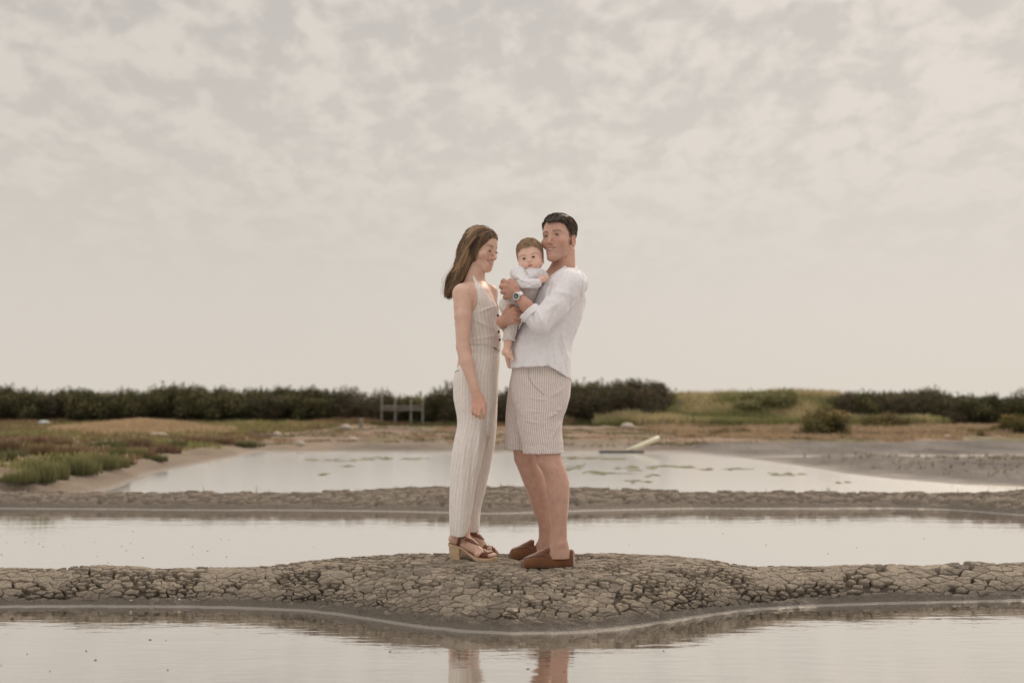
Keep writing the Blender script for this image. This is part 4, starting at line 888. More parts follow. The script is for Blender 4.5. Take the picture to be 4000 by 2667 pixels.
def eye_obj(h, parent, s, look, open_=0.42, r=1.22, c=(3.15, 7.5, -0.05), iris=(0.05, 0.03, 0.018), lashes=True, wid=1.3):
    """almond patch of the eyeball between the lids, coloured by its own iris and pupil"""
    n, m = 28, 16; a = np.linspace(-wid, wid, n); C = np.array((c[0] * s, c[1], c[2])); V = []; Cc = []
    R2 = r + 0.30
    for x in a:
        k = 1 - (x / wid) ** 2
        for t in np.linspace(-1, 1, m):
            z = t * open_ * k * (1.15 if t > 0 else .85); y = math.sqrt(max(R2**2 - x * x * .6 - z * z, .01)); V.append((C[0] + x, C[1] + y - 0.02, C[2] + z))
            dx, dz = x - look[0], z - look[1]; rr_ = math.hypot(dx, dz)
            Cc.append((0.008, 0.008, 0.008) if rr_ < .27 or abs(t) > .93 else iris if rr_ < .60 else (0.50, 0.45, 0.42))
    F = [(i * m + j, i * m + j + 1, (i + 1) * m + j + 1, (i + 1) * m + j) for i in range(n - 1) for j in range(m - 1)]
    me = np_mesh('eye', toworld(h.glob(np.array(V))) - np.array(parent.location), F); add_attr(me, 'tint', np.array(Cc), 'COLOR'); obj('eye', me, M_EYE, parent)
def lash_obj(h, parent, s, open_=0.42, c=(3.15, 7.5, -0.05), wid=1.35, th=0.10, r=1.55, low=False, name='eyelashes', mat=None, bend=1.0):
    x = np.linspace(-wid, wid * 1.06, 14); k = 1 - np.clip(x / wid, -1, 1) ** 2; z = (open_ * 1.15 * k) * bend * (-1 if low else 1); y = np.sqrt(np.maximum(r**2 - x * x * .6 - z * z, .01))
    P = h.glob(np.stack([c[0] * s + x * s, c[1] + y + .04, c[2] + z], -1)); V, q, t = tubes([toworld(P) - np.array(parent.location)], [np.clip(1 - (np.abs(x) / wid) ** 4, .25, 1) * th * h.k / S_], 5)
    obj(name, np_mesh(name, V, q, t), mat or M_LASH, parent)
def teeth_obj(h, parent, w=1.9, z=-6.4, y=9.0, up=0.75, hh=0.30, n=6):
    """upper row: one small rounded block per tooth, joined in the gum line"""
    Vs, Fs, o = [], [], 0; wd = 2 * w / n
    for i in range(n):
        x = -w + wd * (i + .5); kk = 1 - (x / (w * 1.45)) ** 2; zc = z + up * (x / 2.7) ** 2 + .12; yy = y - 0.16 * x * x + .02
        a, b, c_ = wd * .47, .22, hh * kk * (1.1 if abs(x) < wd * 1.2 else .95)
        for sx, sy, sz in [(-1, -1, -1), (1, -1, -1), (1, 1, -1), (-1, 1, -1), (-1, -1, 1), (1, -1, 1), (1, 1, 1), (-1, 1, 1)]: Vs.append((x + sx * a * (.85 if sz < 0 else 1), yy + sy * b, zc + sz * c_))
        for f in ((0, 3, 2, 1), (4, 5, 6, 7), (0, 1, 5, 4), (1, 2, 6, 5), (2, 3, 7, 6), (3, 0, 4, 7)): Fs.append([o + q for q in f])
        o += 8
    obj('teeth', np_mesh('teeth', toworld(h.glob(np.array(Vs))) - np.array(parent.location), Fs, smooth=False), M_TEETH, parent)
def strands(name, paths, r, parent, mat, cols, sides=3, rel=True):
    """many hairs at once: paths (n,k,3) in figure space"""
    n, k, _ = paths.shape; W_ = toworld(paths.reshape(-1, 3)).reshape(n, k, 3) - np.array(parent.location); t = np.gradient(W_, axis=1); t /= np.linalg.norm(t, axis=2, keepdims=True) + 1e-9
    ref = np.array([0.31, -0.9, 0.28]); u = np.cross(t, ref); u /= np.linalg.norm(u, axis=2, keepdims=True) + 1e-9; v = np.cross(t, u); R = np.asarray(r)[:, None] * np.sin(np.linspace(0.45, 3.0, k))[None] ** .6 / S_
    an = np.arange(sides) * 2 * np.pi / sides; ring = W_[:, :, None] + R[:, :, None, None] * (np.cos(an)[None, None, :, None] * u[:, :, None] + np.sin(an)[None, None, :, None] * v[:, :, None])
    V = ring.reshape(-1, 3); i = (np.arange(n) * k * sides)[:, None, None] + (np.arange(k - 1) * sides)[None, :, None]; s = np.arange(sides)[None, None]; s2 = (s + 1) % sides
    F = np.stack([i + s, i + s2, i + sides + s2, i + sides + s], -1).reshape(-1, 4); me = np_mesh(name, V, F); add_attr(me, 'tint', np.repeat(cols, k * sides, 0), 'COLOR'); return obj(name, me, mat, parent)
def surf_d(field, x, u, d0=-230.0, d1=150.0, off=0.0, it=60):
    """march towards +d until the field is met (near surface)"""
    d = np.full(len(x), d0)
    for _ in range(it):
        v = field(np.stack([x, d, u], -1)) - off; d = np.where(v > 0.3, d + np.clip(v * 0.8, 0.3, 25), d); d = np.minimum(d, d1)
    return d

# materials for people
def skin_mat(name, rough=0.5):
    m = simple_mat(name, (0.5, 0.3, 0.2), rough, 0.35, noise=0.07, nscale=22, bump=0.12, bscale=220, attr='tint', sss=0.12, sss_r=(0.03, 0.010, 0.005), bdist=0.001); return m
M_SKIN = skin_mat('skin'); M_EYE = simple_mat('eye', (.5, .5, .5), .25, .6, attr='tint'); M_LASH = simple_mat('lash', (0.02, 0.014, 0.01), .7, .2); M_TEETH = simple_mat('teeth', (0.66, 0.60, 0.52), .3, .5)
M_HAIR = simple_mat('hair', (.1, .07, .05), .55, .4, attr='tint', trans=0.12)
def cloth_mat(name, base, stripe=None, period=10.0, width=0.2, soft=0.12, rough=0.85, bump=0.35, seams=False, wr=9.0, trans=0.10, wob=0.0, second=None):
    """woven cloth; stripes run down the garment by the 'u' attribute measured round each leg or the trunk"""
    m, nt, b = mat_new(name); N, L = nt.nodes, nt.links; b.inputs['Roughness'].default_value = rough; b.inputs['Specular IOR Level'].default_value = 0.2; b.inputs['Sheen Weight'].default_value = 0.15
    tc = N.new('ShaderNodeTexCoord')
    def noise(sc, det=4, scl=(1, 1, 1)):
        mp = N.new('ShaderNodeMapping'); mp.inputs['Scale'].default_value = scl; L.new(tc.outputs['Object'], mp.inputs[0]); n = N.new('ShaderNodeTexNoise'); n.inputs['Scale'].default_value = sc; n.inputs['Detail'].default_value = det; L.new(mp.outputs[0], n.inputs['Vector']); return n.outputs[0]
    mr = N.new('ShaderNodeMapRange'); L.new(noise(60, 5), mr.inputs[0]); mr.inputs[1].default_value = .25; mr.inputs[2].default_value = .75; mr.inputs[3].default_value = .94; mr.inputs[4].default_value = 1.05
    colr = None
    if stripe is not None:
        a = N.new('ShaderNodeAttribute'); a.attribute_name = 'u'
        d = N.new('ShaderNodeMath'); d.operation = 'DIVIDE'; L.new(a.outputs['Fac'], d.inputs[0]); d.inputs[1].default_value = period
        f = N.new('ShaderNodeMath'); f.operation = 'FRACT'; L.new(d.outputs[0], f.inputs[0]); g = N.new('ShaderNodeMath'); g.operation = 'SUBTRACT'; L.new(f.outputs[0], g.inputs[0]); g.inputs[1].default_value = 0.5
        h = N.new('ShaderNodeMath'); h.operation = 'ABSOLUTE'; L.new(g.outputs[0], h.inputs[0]); k = N.new('ShaderNodeMapRange'); k.interpolation_type = 'SMOOTHSTEP'; L.new(h.outputs[0], k.inputs[0])
        k.inputs[1].default_value = width / 2; k.inputs[2].default_value = width / 2 + soft; k.inputs[3].default_value = 1; k.inputs[4].default_value = 0
        mx = N.new('ShaderNodeMix'); mx.data_type = 'RGBA'; L.new(k.outputs[0], mx.inputs[0]); mx.inputs[6].default_value = (*base, 1); mx.inputs[7].default_value = (*stripe, 1); colr = mx.outputs[2]
    v = N.new('ShaderNodeVectorMath'); v.operation = 'SCALE'
    if colr is not None: L.new(colr, v.inputs[0])
    else: v.inputs[0].default_value = base
    L.new(mr.outputs[0], v.inputs['Scale']); L.new(v.outputs[0], b.inputs['Base Color'])
    ad = N.new('ShaderNodeMath'); ad.operation = 'MULTIPLY_ADD'; L.new(noise(wr, 3, (1, 1, .45)), ad.inputs[0]); ad.inputs[1].default_value = 2.5; L.new(noise(wr * 4, 4), ad.inputs[2])
    bp = N.new('ShaderNodeBump'); bp.inputs['Strength'].default_value = bump; bp.inputs['Distance'].default_value = .006; L.new(ad.outputs[0], bp.inputs['Height']); L.new(bp.outputs[0], b.inputs['Normal'])
    if trans:
        out = N['Material Output']; tr = N.new('ShaderNodeBsdfTranslucent'); L.new(v.outputs[0], tr.inputs['Color']); mx2 = N.new('ShaderNodeMixShader'); mx2.inputs[0].default_value = trans
        L.new(b.outputs[0], mx2.inputs[1]); L.new(tr.outputs[0], mx2.inputs[2]); L.new(mx2.outputs[0], out.inputs['Surface'])
    return m
def folds(lst):
    """cloth folds: ridges (amp>0) or creases (amp<0) along image-space segments on the near side"""
    Q = [(Lp(*a, -100), Lp(*b, -100), w, amp) for a, b, w, amp in lst]
    def f(P, d):
        for a, b, w, amp in Q:
            amp = amp * 1.45; w = w * .72; a2, b2 = a[[0, 2]], b[[0, 2]]; ba = b2 - a2; p = P[:, [0, 2]] - a2; t = np.clip(p @ ba / (ba @ ba), 0, 1); e = np.hypot(*(p - t[:, None] * ba).T)
            d = d - amp * np.exp(-(e / w) ** 2) * np.sin(np.pi * np.clip(t * .9 + .05, 0, 1))
        return d
    return f
def wrinkle(amp, sx, su, seed, sd=None):
    return lambda P, d: d - amp * fbm(P[:, 0] / sx, P[:, 2] / su, P[:, 1] / (sd or sx), o=3, s=seed)
def hem(fn, k=2.0): return lambda P, d: np.maximum(d, fn(P))
def chain(F, pts, rads, k=4, flat=None):
    for i in range(len(pts) - 1): F.add(rcone(pts[i], pts[i + 1], rads[i], rads[i + 1], flat), k)
# ================================================================== the man
def thicken(field, off): return lambda P, cc=None, cr=0: field(P, cc, cr) - off
man = empty('person', tuple(toworld(Lp(2150, 2200, -20)[None])[0]))
man.location.z = FOOT[2]
tag(man, 'man in white shirt, striped beige shorts and brown loafers holding the baby', 'person')
HM = Head(head_frame(-30, -3, 2), 1.04, (0, 8.0, 0), Lp(2157, 923, -95))
adult_face(HM, jaw=.97, chin=-12.0, nose=1.05); mouth(HM, z=-6.7, w=2.8, y=9.3, up=0.95, op=0.42, lip=.26); ears(HM, s_=1.22, y=-0.6, x=7.1)
body = Field()
body.add(HM.prim(), 6)
body.add(rcone(Lp(2203, 1085, -25), Lp(2205, 985, -20), 47, 43), 12)                       # neck
body.add(rcone(Lp(2180, 1075, -25), Lp(2130, 1110, -45), 42, 30), 22)
TM = Loft([(1062, 2160, 2262, -15, 80), (1085, 2135, 2278, -15, 125), (1120, 2112, 2287, -15, 150), (1160, 2090, 2293, -15, 160), (1200, 2070, 2288, -15, 152), (1250, 2048, 2275, -20, 140), (1300, 2024, 2256, -20, 130), (1340, 2008, 2242, -20, 125), (1380, 1997, 2236, -22, 128), (1420, 1993, 2236, -24, 133), (1500, 1994, 2235, -28, 138)])
inner = Loft([(py, l + 12, r - 12, cd, hd - 14) for py, l, r, cd, hd in [(1085, 2140, 2275, -15, 120), (1200, 2075, 2285, -15, 150), (1340, 2012, 2240, -20, 123), (1500, 2000, 2228, -20, 120), (1580, 2000, 2215, -20, 115)]])
body.add(inner.prim(), 14)
SH, EL, WR = Lp(2243, 1112, -150), Lp(2108, 1264, -190), Lp(2024, 1160, -165)
body.add(rcone(SH, EL, 40, 32), 12); body.add(rcone(EL, Lp(2056, 1200, -180), 31, 26), 6); body.add(rcone(Lp(2056, 1200, -180), WR, 25.5, 19), 5)
# near hand laid over the baby's back, fingers curling away
K = [Lp(1984, 1110, -172), Lp(1975, 1124, -176), Lp(1975, 1142, -172), Lp(1983, 1159, -165)]
for k_, r_ in zip(K, (11, 11.5, 11, 10)): body.add(rcone(WR + np.array([-3, 0, 0]), k_, 17, r_, ((0, 1, 0), .8)), 7)
for pts, rs in (([K[0], Lp(1967, 1101, -160), Lp(1962, 1106, -132), Lp(1972, 1112, -112)], (9.5, 8.4, 7.6, 6.8)), ([K[1], Lp(1960, 1120, -160), Lp(1956, 1126, -130), Lp(1966, 1131, -108)], (9.5, 8.4, 7.6, 6.8)),
                ([K[2], Lp(1963, 1142, -158), Lp(1961, 1147, -130), Lp(1970, 1150, -108)], (9.1, 8.0, 7.2, 6.5)), ([K[3], Lp(1972, 1163, -150), Lp(1970, 1168, -126), Lp(1978, 1170, -106)], (8.7, 7.2, 6.5, 6.1)),
                ([WR, Lp(2014, 1128, -165), Lp(2003, 1109, -158), Lp(1994, 1100, -146)], (15, 13, 11, 9.5))): chain(body, pts, rs, 3)
# far arm comes round from behind the baby; its hand closes over the baby's leg
SH2, EL2, WR2 = Lp(2150, 1110, 120), Lp(2020, 1338, 85), Lp(1962, 1262, -105)
body.add(rcone(SH2, EL2, 40, 30), 12); body.add(rcone(EL2, WR2, 28, 19), 5)
K = [Lp(2008, 1213, -150), Lp(2013, 1230, -155), Lp(2013, 1247, -153), Lp(2006, 1262, -146)]
for k_, r_ in zip(K, (11, 11.5, 11, 10)): body.add(rcone(WR2, k_, 19, r_, ((0, 1, 0), .85)), 8)
for pts, rs in (([K[0], Lp(2029, 1214, -146), Lp(2036, 1214, -122)], (9.1, 8.4, 7.2)), ([K[1], Lp(2034, 1232, -149), Lp(2040, 1233, -122)], (9.5, 8.4, 7.2)), ([K[2], Lp(2033, 1249, -147), Lp(2038, 1250, -120)], (9.1, 8.0, 7.2)),
                ([K[3], Lp(2024, 1264, -138), Lp(2030, 1265, -116)], (8.4, 7.2, 6.8)), ([WR2, Lp(1977, 1222, -125), Lp(1990, 1204, -128), Lp(2006, 1198, -120)], (10.6, 9.9, 8.4, 7.2))): chain(body, pts, rs, 2)
LN = Loft([(1660, 2085, 2165, -100, 52), (1740, 2086, 2180, -115, 53), (1775, 2088, 2188, -122, 54), (1809, 2094, 2197, -126, 54), (1850, 2117, 2212, -128, 52), (1901, 2132, 2223, -128, 53), (1958, 2138, 2222, -130, 49), (2016, 2147, 2216, -132, 40), (2060, 2151, 2213, -133, 33), (2100, 2150, 2213, -134, 31), (2136, 2144, 2220, -135, 32), (2180, 2130, 2228, -135, 34)])
LF = Loft([(1660, 1990, 2100, 50, 62), (1740, 1999, 2100, 55, 58), (1763, 2003, 2100, 60, 57), (1809, 2013, 2104, 66, 53), (1850, 2028, 2122, 68, 52), (1878, 2039, 2131, 68, 52), (1941, 2062, 2146, 70, 49), (2010, 2085, 2155, 72, 40), (2056, 2102, 2158, 73, 33), (2102, 2103, 2152, 74, 31), (2125, 2093, 2158, 75, 32), (2158, 2075, 2160, 75, 32)])
body.add(LN.prim(), 6); body.add(LF.prim(), 6)
body.add(rcone(Lp(2115, 1560, -90), Lp(2132, 1680, -100), 66, 46), 20); body.add(rcone(Lp(2090, 1560, 50), Lp(2045, 1680, 50), 75, 55), 20)
body.mod(lambda P, d: d + 2.2 * sstep(2, -1, np.hypot(P[:, 0] - Lp(2112, 1805, -126)[0], (P[:, 2] - Lp(2112, 1805, -126)[2]) * .7) / 16 - 1))
body.add(ellip(Lp(2119, 1800, -150), (22, 16, 26)), 14); body.add(ellip(Lp(2030, 1795, 45), (20, 16, 26)), 14)
body.add(ellip(Lp(2188, 2126, -160), (12, 7, 12)), 9)
MB = np.array([0.52, 0.31, 0.235])
def man_col(V):
    c = face_tint(HM, MB, V, lips=(0.40, 0.16, 0.13), flush=(0.50, 0.22, 0.16), brow=((0.06, 0.035, 0.025), 1.75, .42), beard=.35)
    a = fbm(V[:, 0] / 14, V[:, 2] / 14, V[:, 1] / 14, o=3, s=5)[:, None]; c = c * (1 + .10 * a)
    leg = sstep(480, 430, V[:, 2])[:, None]; sp = sstep(.35, .6, vnoise(V[:, 0] / 9, V[:, 2] / 12, V[:, 1] / 9, s=9))[:, None]; c = c * (1 - leg * .07 * sp); c = c * (1 - leg * .1)
    u = V[:, 2]; arm = ((u < 1110) & (u > 900) & (V[:, 0] < 120))[:, None]; return np.where(arm, c * np.array([.88, .82, .80]), c)
figure_mesh('body', body, (-60, -235, -5), (300, 160, 1375), 2.6, M_SKIN, man, fine=(1140, 1375, 1.5), colour=man_col)
eye_obj(HM, man, 1, (.40, -.02), open_=.34, iris=(0.06, 0.045, 0.025)); eye_obj(HM, man, -1, (.40, -.02), open_=.34, iris=(0.06, 0.045, 0.025))
for s in (1, -1): lash_obj(HM, man, s, .36, th=.13)
teeth_obj(HM, man, w=2.0, z=-6.72, y=8.95, up=.95, hh=.36)
# shirt
sh = Field(); sh.add(TM.prim(), 10)
sh.add(ellip(Lp(2246, 1112, -128), (50, 48, 54)), 26); sh.add(rcone(Lp(2238, 1120, -145), Lp(2172, 1200, -168), 52, 48), 18); sh.add(rcone(Lp(2172, 1200, -168), Lp(2112, 1264, -188), 48, 44), 10)
sh.add(rcone(Lp(2110, 1264, -188), Lp(2075, 1232, -184), 44, 37), 8)
sh.add(rcone(SH2, Lp(2045, 1310, 95), 52, 44), 20)
sh.add(rcone(Lp(2232, 1050, -10), Lp(2205, 1075, -70), 22, 30), 20)
sh.mod(folds([((2240, 1120), (2215, 1245), 9, -5), ((2290, 1160), (2170, 1275), 10, 6), ((2262, 1190), (2150, 1300), 7, -6), ((2120, 1240), (2195, 1190), 12, 4), ((2155, 1110), (2135, 1180), 7, -5), ((2095, 1225), (2120, 1300), 7, 5), ((2075, 1215), (2085, 1290), 5, -5),
              ((2165, 1230), (2130, 1300), 6, -4), ((2145, 1310), (2135, 1440), 5, 3.5), ((2190, 1300), (2225, 1420), 9, 5), ((2175, 1330), (2215, 1470), 8, -5), ((2235, 1270), (2190, 1350), 8, 4), ((2250, 1290), (2210, 1400), 7, -4), ((2280, 1100), (2270, 1180), 5, 3), ((2290, 1110), (2283, 1180), 4, -3),
              ((2070, 1330), (2050, 1430), 14, 3), ((2110, 1320), (2095, 1430), 12, -3), ((2200, 1400), (2195, 1470), 6, 4), ((2160, 1350), (2175, 1455), 6, 3.5), ((2265, 1075), (2225, 1060), 5, -2.5), ((2150, 1150), (2250, 1175), 14, 3)]))
sh.mod(lambda P, d: d - 1.0 * (1 - np.abs(fbm((P[:, 0] + .5 * P[:, 2]) / 24, (P[:, 2] - .6 * P[:, 0]) / 95, P[:, 1] / 40, o=2, s=3)) * 3.0)); sh.mod(wrinkle(.4, 12, 12, 4))
NK1, NK2 = Lp(2197, 1040, -40), Lp(2112, 1104, -75)
sh.sub(rcone(Lp(2200, 990, -24), Lp(2202, 1040, -30), 52, 46), 2); sh.sub(rcone(Lp(2196, 1045, -50), Lp(2125, 1092, -110), 47, 16), 2)
HMX, HMY = [1985, 2067, 2136, 2188, 2232], [1449, 1447, 1441, 1470, 1496]
sh.mod(hem(lambda P: 2200 - np.interp(P[:, 0] + 2000, HMX, HMY) - P[:, 2] - 3 * vnoise(P[:, 0] / 16, P[:, 1] / 16)))
ce = Lp(2068, 1224, -184); cn = (Lp(2110, 1264, -188) - Lp(2056, 1200, -180)); cn /= np.linalg.norm(cn)
sh.mod(lambda P, d: np.where(np.linalg.norm(P - ce, axis=1) < 70, np.maximum(d, -(P - ce) @ cn), d))
sh.sub((lambda P: np.maximum(rcone(ce - cn * 14, ce + cn * 16, 27, 30)[0](P), -300.0), ce, 60), 1.5)
M_SHIRT = cloth_mat('white_linen', (0.82, 0.80, 0.82), bump=.14, wr=10, trans=.12)
figure_mesh('shirt', sh, (-20, -250, 690), (315, 180, 1190), 2.8, M_SHIRT, man)
# rolled cuff, collar band, shoulder seam
def ring(c, n, r1, r2, turns=28, tilt=None):
    n = np.asarray(n) / np.linalg.norm(n); a = np.cross(n, (0, 0, 1.0)); a /= np.linalg.norm(a); b = np.cross(n, a); t = np.linspace(0, 2 * np.pi, turns + 1)
    return c + r1 * np.cos(t)[:, None] * a + r2 * np.sin(t)[:, None] * b
def tube_fig(name, P, R, mat, parent, sides=8):
    V, q, t = tubes([toworld(np.asarray(P)) - np.array(parent.location)], [np.broadcast_to(np.asarray(R, float) / S_, (len(P),))], sides); return obj(name, np_mesh(name, V, q, t), mat, parent)
cf = Field(); cf.add((lambda P: np.abs(rcone(ce - cn * 30, ce + cn * 40, 35.5, 38)[0](P)) - 4.2, ce, 70), 3); cf.mod(lambda P, d: smin(np.full(len(P), 99.0), np.maximum(d, np.abs((P - ce) @ cn - 6) - 13 + 2 * vnoise(P[:, 0] / 9, P[:, 2] / 9, P[:, 1] / 9)), 1)); cf.mod(wrinkle(2.2, 12, 12, 8))
figure_mesh('rolled_cuff', cf, tuple(ce - 60), tuple(ce + 60), 2.4, M_SHIRT, man)
q = [Lp(2240, 1024, -28), Lp(2222, 1040, -66), Lp(2196, 1058, -93), Lp(2168, 1076, -108), Lp(2142, 1094, -118), Lp(2124, 1106, -122)]
col_pts = []; 
t_ = np.linspace(0, len(q) - 1, 24); qa = np.array(q); cp = np.stack([np.interp(t_, np.arange(len(q)), qa[:, i]) for i in range(3)], -1); cp[:, 1] = surf_d(sh, cp[:, 0], cp[:, 2], off=1.5)
tube_fig('collar_band', cp, np.linspace(5.5, 3.2, 24), M_SHIRT, man)
sp = np.array([Lp(2250, 1062, 0), Lp(2266, 1085, 0), Lp(2272, 1110, 0), Lp(2268, 1140, 0), Lp(2262, 1175, 0)]); t_ = np.linspace(0, 4, 20); cp = np.stack([np.interp(t_, np.arange(5), sp[:, i]) for i in range(3)], -1); cp[:, 1] = surf_d(sh, cp[:, 0], cp[:, 2], off=.2); tube_fig('shoulder_seam', cp, 1.6, M_SHIRT, man, 5)
sp = np.array([Lp(2146, 1318, 0), Lp(2140, 1370, 0), Lp(2136, 1438, 0)]); t_ = np.linspace(0, 2, 20); cp = np.stack([np.interp(t_, np.arange(3), sp[:, i]) for i in range(3)], -1); cp[:, 1] = surf_d(sh, cp[:, 0], cp[:, 2], off=.4); tube_fig('side_seam', cp, 2.2, M_SHIRT, man, 5)
# shorts
SN = Loft([(1420, 2006, 2226, -25, 108), (1460, 2002, 2229, -28, 112), (1500, 1996, 2231, -40, 117), (1550, 1998, 2227, -60, 108), (1600, 2012, 2214, -85, 92), (1650, 2022, 2197, -95, 86), (1700, 2031, 2195, -100, 84), (1740, 2038, 2199, -104, 84), (1776, 2043, 2201, -106, 84)])
SF = Loft([(1420, 2006, 2222, 0, 100), (1500, 1991, 2200, 20, 110), (1568, 1981, 2160, 40, 95), (1625, 1976, 2130, 50, 86), (1694, 1973, 2112, 56, 80), (1762, 1973, 2104, 60, 78)])
so_ = Field(); so_.add(SN.prim(), 6); so_.add(SF.prim(), 4)
so_.mod(folds([((2205, 1520), (2150, 1560), 9, 4), ((2195, 1600), (2140, 1640), 9, 5), ((2205, 1625), (2120, 1600), 7, -4.5), ((2190, 1650), (2150, 1720), 8, 5), ((2180, 1680), (2190, 1750), 7, -4), ((2060, 1560), (2150, 1575), 5, 2.5), ((2050, 1610), (2130, 1618), 5, 2.2), ((2040, 1650), (2120, 1660), 5, 2), ((2090, 1500), (2150, 1540), 7, -3), ((2010, 1600), (2030, 1740), 9, 3), ((2055, 1690), (2110, 1700), 5, 1.6)]))
so_.mod(wrinkle(2.6, 30, 20, 13)); so_.mod(wrinkle(1.0, 9, 9, 14))
so_.sub((lambda P: LN(P) - 2.5, LN.c, LN.R + 10), 1); so_.sub((lambda P: LF(P) - 2.5, LF.c, LF.R + 10), 1)
so_.mod(lambda P, d: np.where(P[:, 2] > Lp(2000, 1735, -100)[2], smin(d, np.minimum(SN(P), SF(P)), 1), d))
M_SHORTS = cloth_mat('striped_shorts_linen', (0.55, 0.47, 0.43), stripe=(0.76, 0.71, 0.685), period=8.6, width=.16, soft=.13, bump=.5, wr=14, trans=.10)
def u_two(A, B, sw):
    def f(V): 
        dA, dB = np.abs(A(V)), np.abs(B(V)); return np.where((dA <= dB) | (V[:, 2] > sw), A.angle(V), B.angle(V) + 3)
    return f
figure_mesh('shorts', so_, (-40, -200, 410), (245, 150, 790), 2.6, M_SHORTS, man, attrs={'u': u_two(SN, SF, 2200 - 1520)})
sp = np.array([Lp(2063, 1452, 0), Lp(2063, 1480, 0), Lp(2072, 1505, 0), Lp(2095, 1530, 0), Lp(2120, 1552, 0)]); t_ = np.linspace(0, 4, 20); cp = np.stack([np.interp(t_, np.arange(5), sp[:, i]) for i in range(3)], -1); cp[:, 1] = surf_d(so_, cp[:, 0], cp[:, 2], off=.1); tube_fig('pocket_seam', cp, 1.3, cloth_mat('seam_shade', (0.36, .29, .25), bump=0, trans=0), man, 5)
# loafers
def loafer(toe, heel, ground_u, w, lab=None):
    """toe, heel: (x,d) ends of the sole in figure space"""
    a, b = np.array(toe, float), np.array(heel, float); Lg = np.linalg.norm(a - b); f = (a - b) / Lg; sd = np.array([-f[1], f[0]]); o = b
    def loc(P): q = P[:, :2] - o; return np.stack([(q @ f) / Lg, q @ sd, P[:, 2] - ground_u], -1)
    tt = [-.02, .03, .12, .3, .5, .66, .8, .9, .97, 1.01]; wd = [.05, .60, .74, .76, .80, .97, 1.0, .90, .64, .10]; tp = [30, 62, 64, 53, 50, 62, 40, 30, 22, 16]
    cdr = [0, 0, 0, -.0, .02, .05, .05, .03, 0, 0]
    def shape(P, off=0):
        q = loc(P); t, y, z = q.T; W_ = np.interp(t, tt, wd) * w + off; H_ = np.interp(t, tt, [56, 66, 66, 56, 54, 60, 50, 41, 33, 20]) + off; y = y - np.interp(t, tt, cdr) * w
        zc = np.minimum(16, H_ * .4); e = np.where(z > zc, ((np.abs(y) / W_) ** 2.2 + np.clip((z - zc) / (H_ - zc), 0, 9) ** 2.0) ** .5, ((np.abs(y) / W_) ** 2.6 + (np.clip((zc - z) / (zc + 4), 0, 9)) ** 3) ** .4)
        d = (e - 1) * np.minimum(W_, H_ * .7); return np.maximum(np.maximum(d, -z), np.maximum((-.025 - t), (t - 1.02)) * Lg)
    F_ = Field(); c = np.array([*(a + b) / 2, ground_u + 25]); F_.add((shape, c, Lg * .62), 1)
    oc = np.array([*(b + f * Lg * .27), ground_u + 84]); Rm = np.stack([np.array([*f, 0]), np.array([*sd, 0]), [0, 0, 1.0]], 1)
    F_.sub(ellip(oc, (Lg * .27, w * .72, 44), Rm), 2); e = empty
    # tongue rising in front of the opening
    tg = np.array([*(b + f * Lg * .525), ground_u + 60]); F_.add(rcone(tg, np.array([*(b + f * Lg * .70), ground_u + 44]), 18, 19, (np.array([*f, 1.2]), .7)), 8)
    F_.mod(lambda P, d: d - .9 * fbm(P[:, 0] / 10, P[:, 2] / 10, P[:, 1] / 10, o=2, s=7))
    lo, hi = np.minimum([*a, 0], [*b, 0]), np.maximum([*a, 0], [*b, 0]); lo = lo + [-w - 6, -w - 6, ground_u - 2]; hi = hi + [w + 6, w + 6, ground_u + 95]
    ob = figure_mesh('loafer', F_, lo, hi, 2.0, M_SUEDE, man)
    # raised stitched seam round the vamp, collar rim, dark rubber sole
    def onto(ts, ys, off=0.4):
        P = []
        for t, y in zip(ts, ys):
            p2 = b + f * (t * Lg) + sd * (y * w); z = ground_u + 90.0
            for _ in range(60):
                v = F_(np.array([[p2[0], p2[1], z]]))[0] - off
                if v < .3: break
                z -= max(.3, v * .7)
            P.append([p2[0], p2[1], z])
        return np.array(P)
    th = np.linspace(-1, 1, 40); ts = .50 + .46 * (1 - th ** 2) ** .5; ys = np.sign(th) * np.abs(th) ** 1.0 * np.interp(ts, tt, wd) * .78 + .03
    sm = tube_fig('stitched_seam', onto(ts, ys), 1.9, M_SUEDE_D, man, 5); sm.parent = ob; sm.location = (0, 0, 0)
    so2 = Field(); so2.add(((lambda P: np.maximum(shape(P, 1.2), np.abs(P[:, 2] - ground_u - 1.5) - 3.0)), c, Lg * .62), 1)
    s3 = figure_mesh('rubber_sole', so2, lo - 2, [hi[0], hi[1], ground_u + 8], 2.2, M_SOLE, man, relax_n=1); s3.parent = ob; s3.location = (0, 0, 0)
    rm = np.linspace(0, 2 * np.pi, 40); rp = np.array([[*(oc[:2] + f * Lg * .265 * math.cos(q) + sd * w * .70 * math.sin(q)), ground_u + (52 if math.cos(q) > .2 else 56 + 8 * max(0, -math.cos(q)))] for q in rm])
    return ob
def suede(name, c): return simple_mat(name, c, .95, .1, noise=.16, nscale=18, bump=.2, bscale=150, sheen=.5, bdist=.001)
M_SUEDE = suede('brown_suede', (0.135, 0.055, 0.024)); M_SUEDE_D = suede('dark_suede', (0.075, 0.032, 0.015)); M_SOLE = simple_mat('dark_sole', (0.035, 0.02, 0.014), .9, .2)
gn = 0
t1, h1 = Lp(2037, 2190, -155), Lp(2238, 2190, -125); loafer(t1[:2], h1[:2], 7.5, 37)
t2, h2 = Lp(1989, 2160, 62), Lp(2162, 2160, 84); loafer(t2[:2], h2[:2], 7.5, 35)
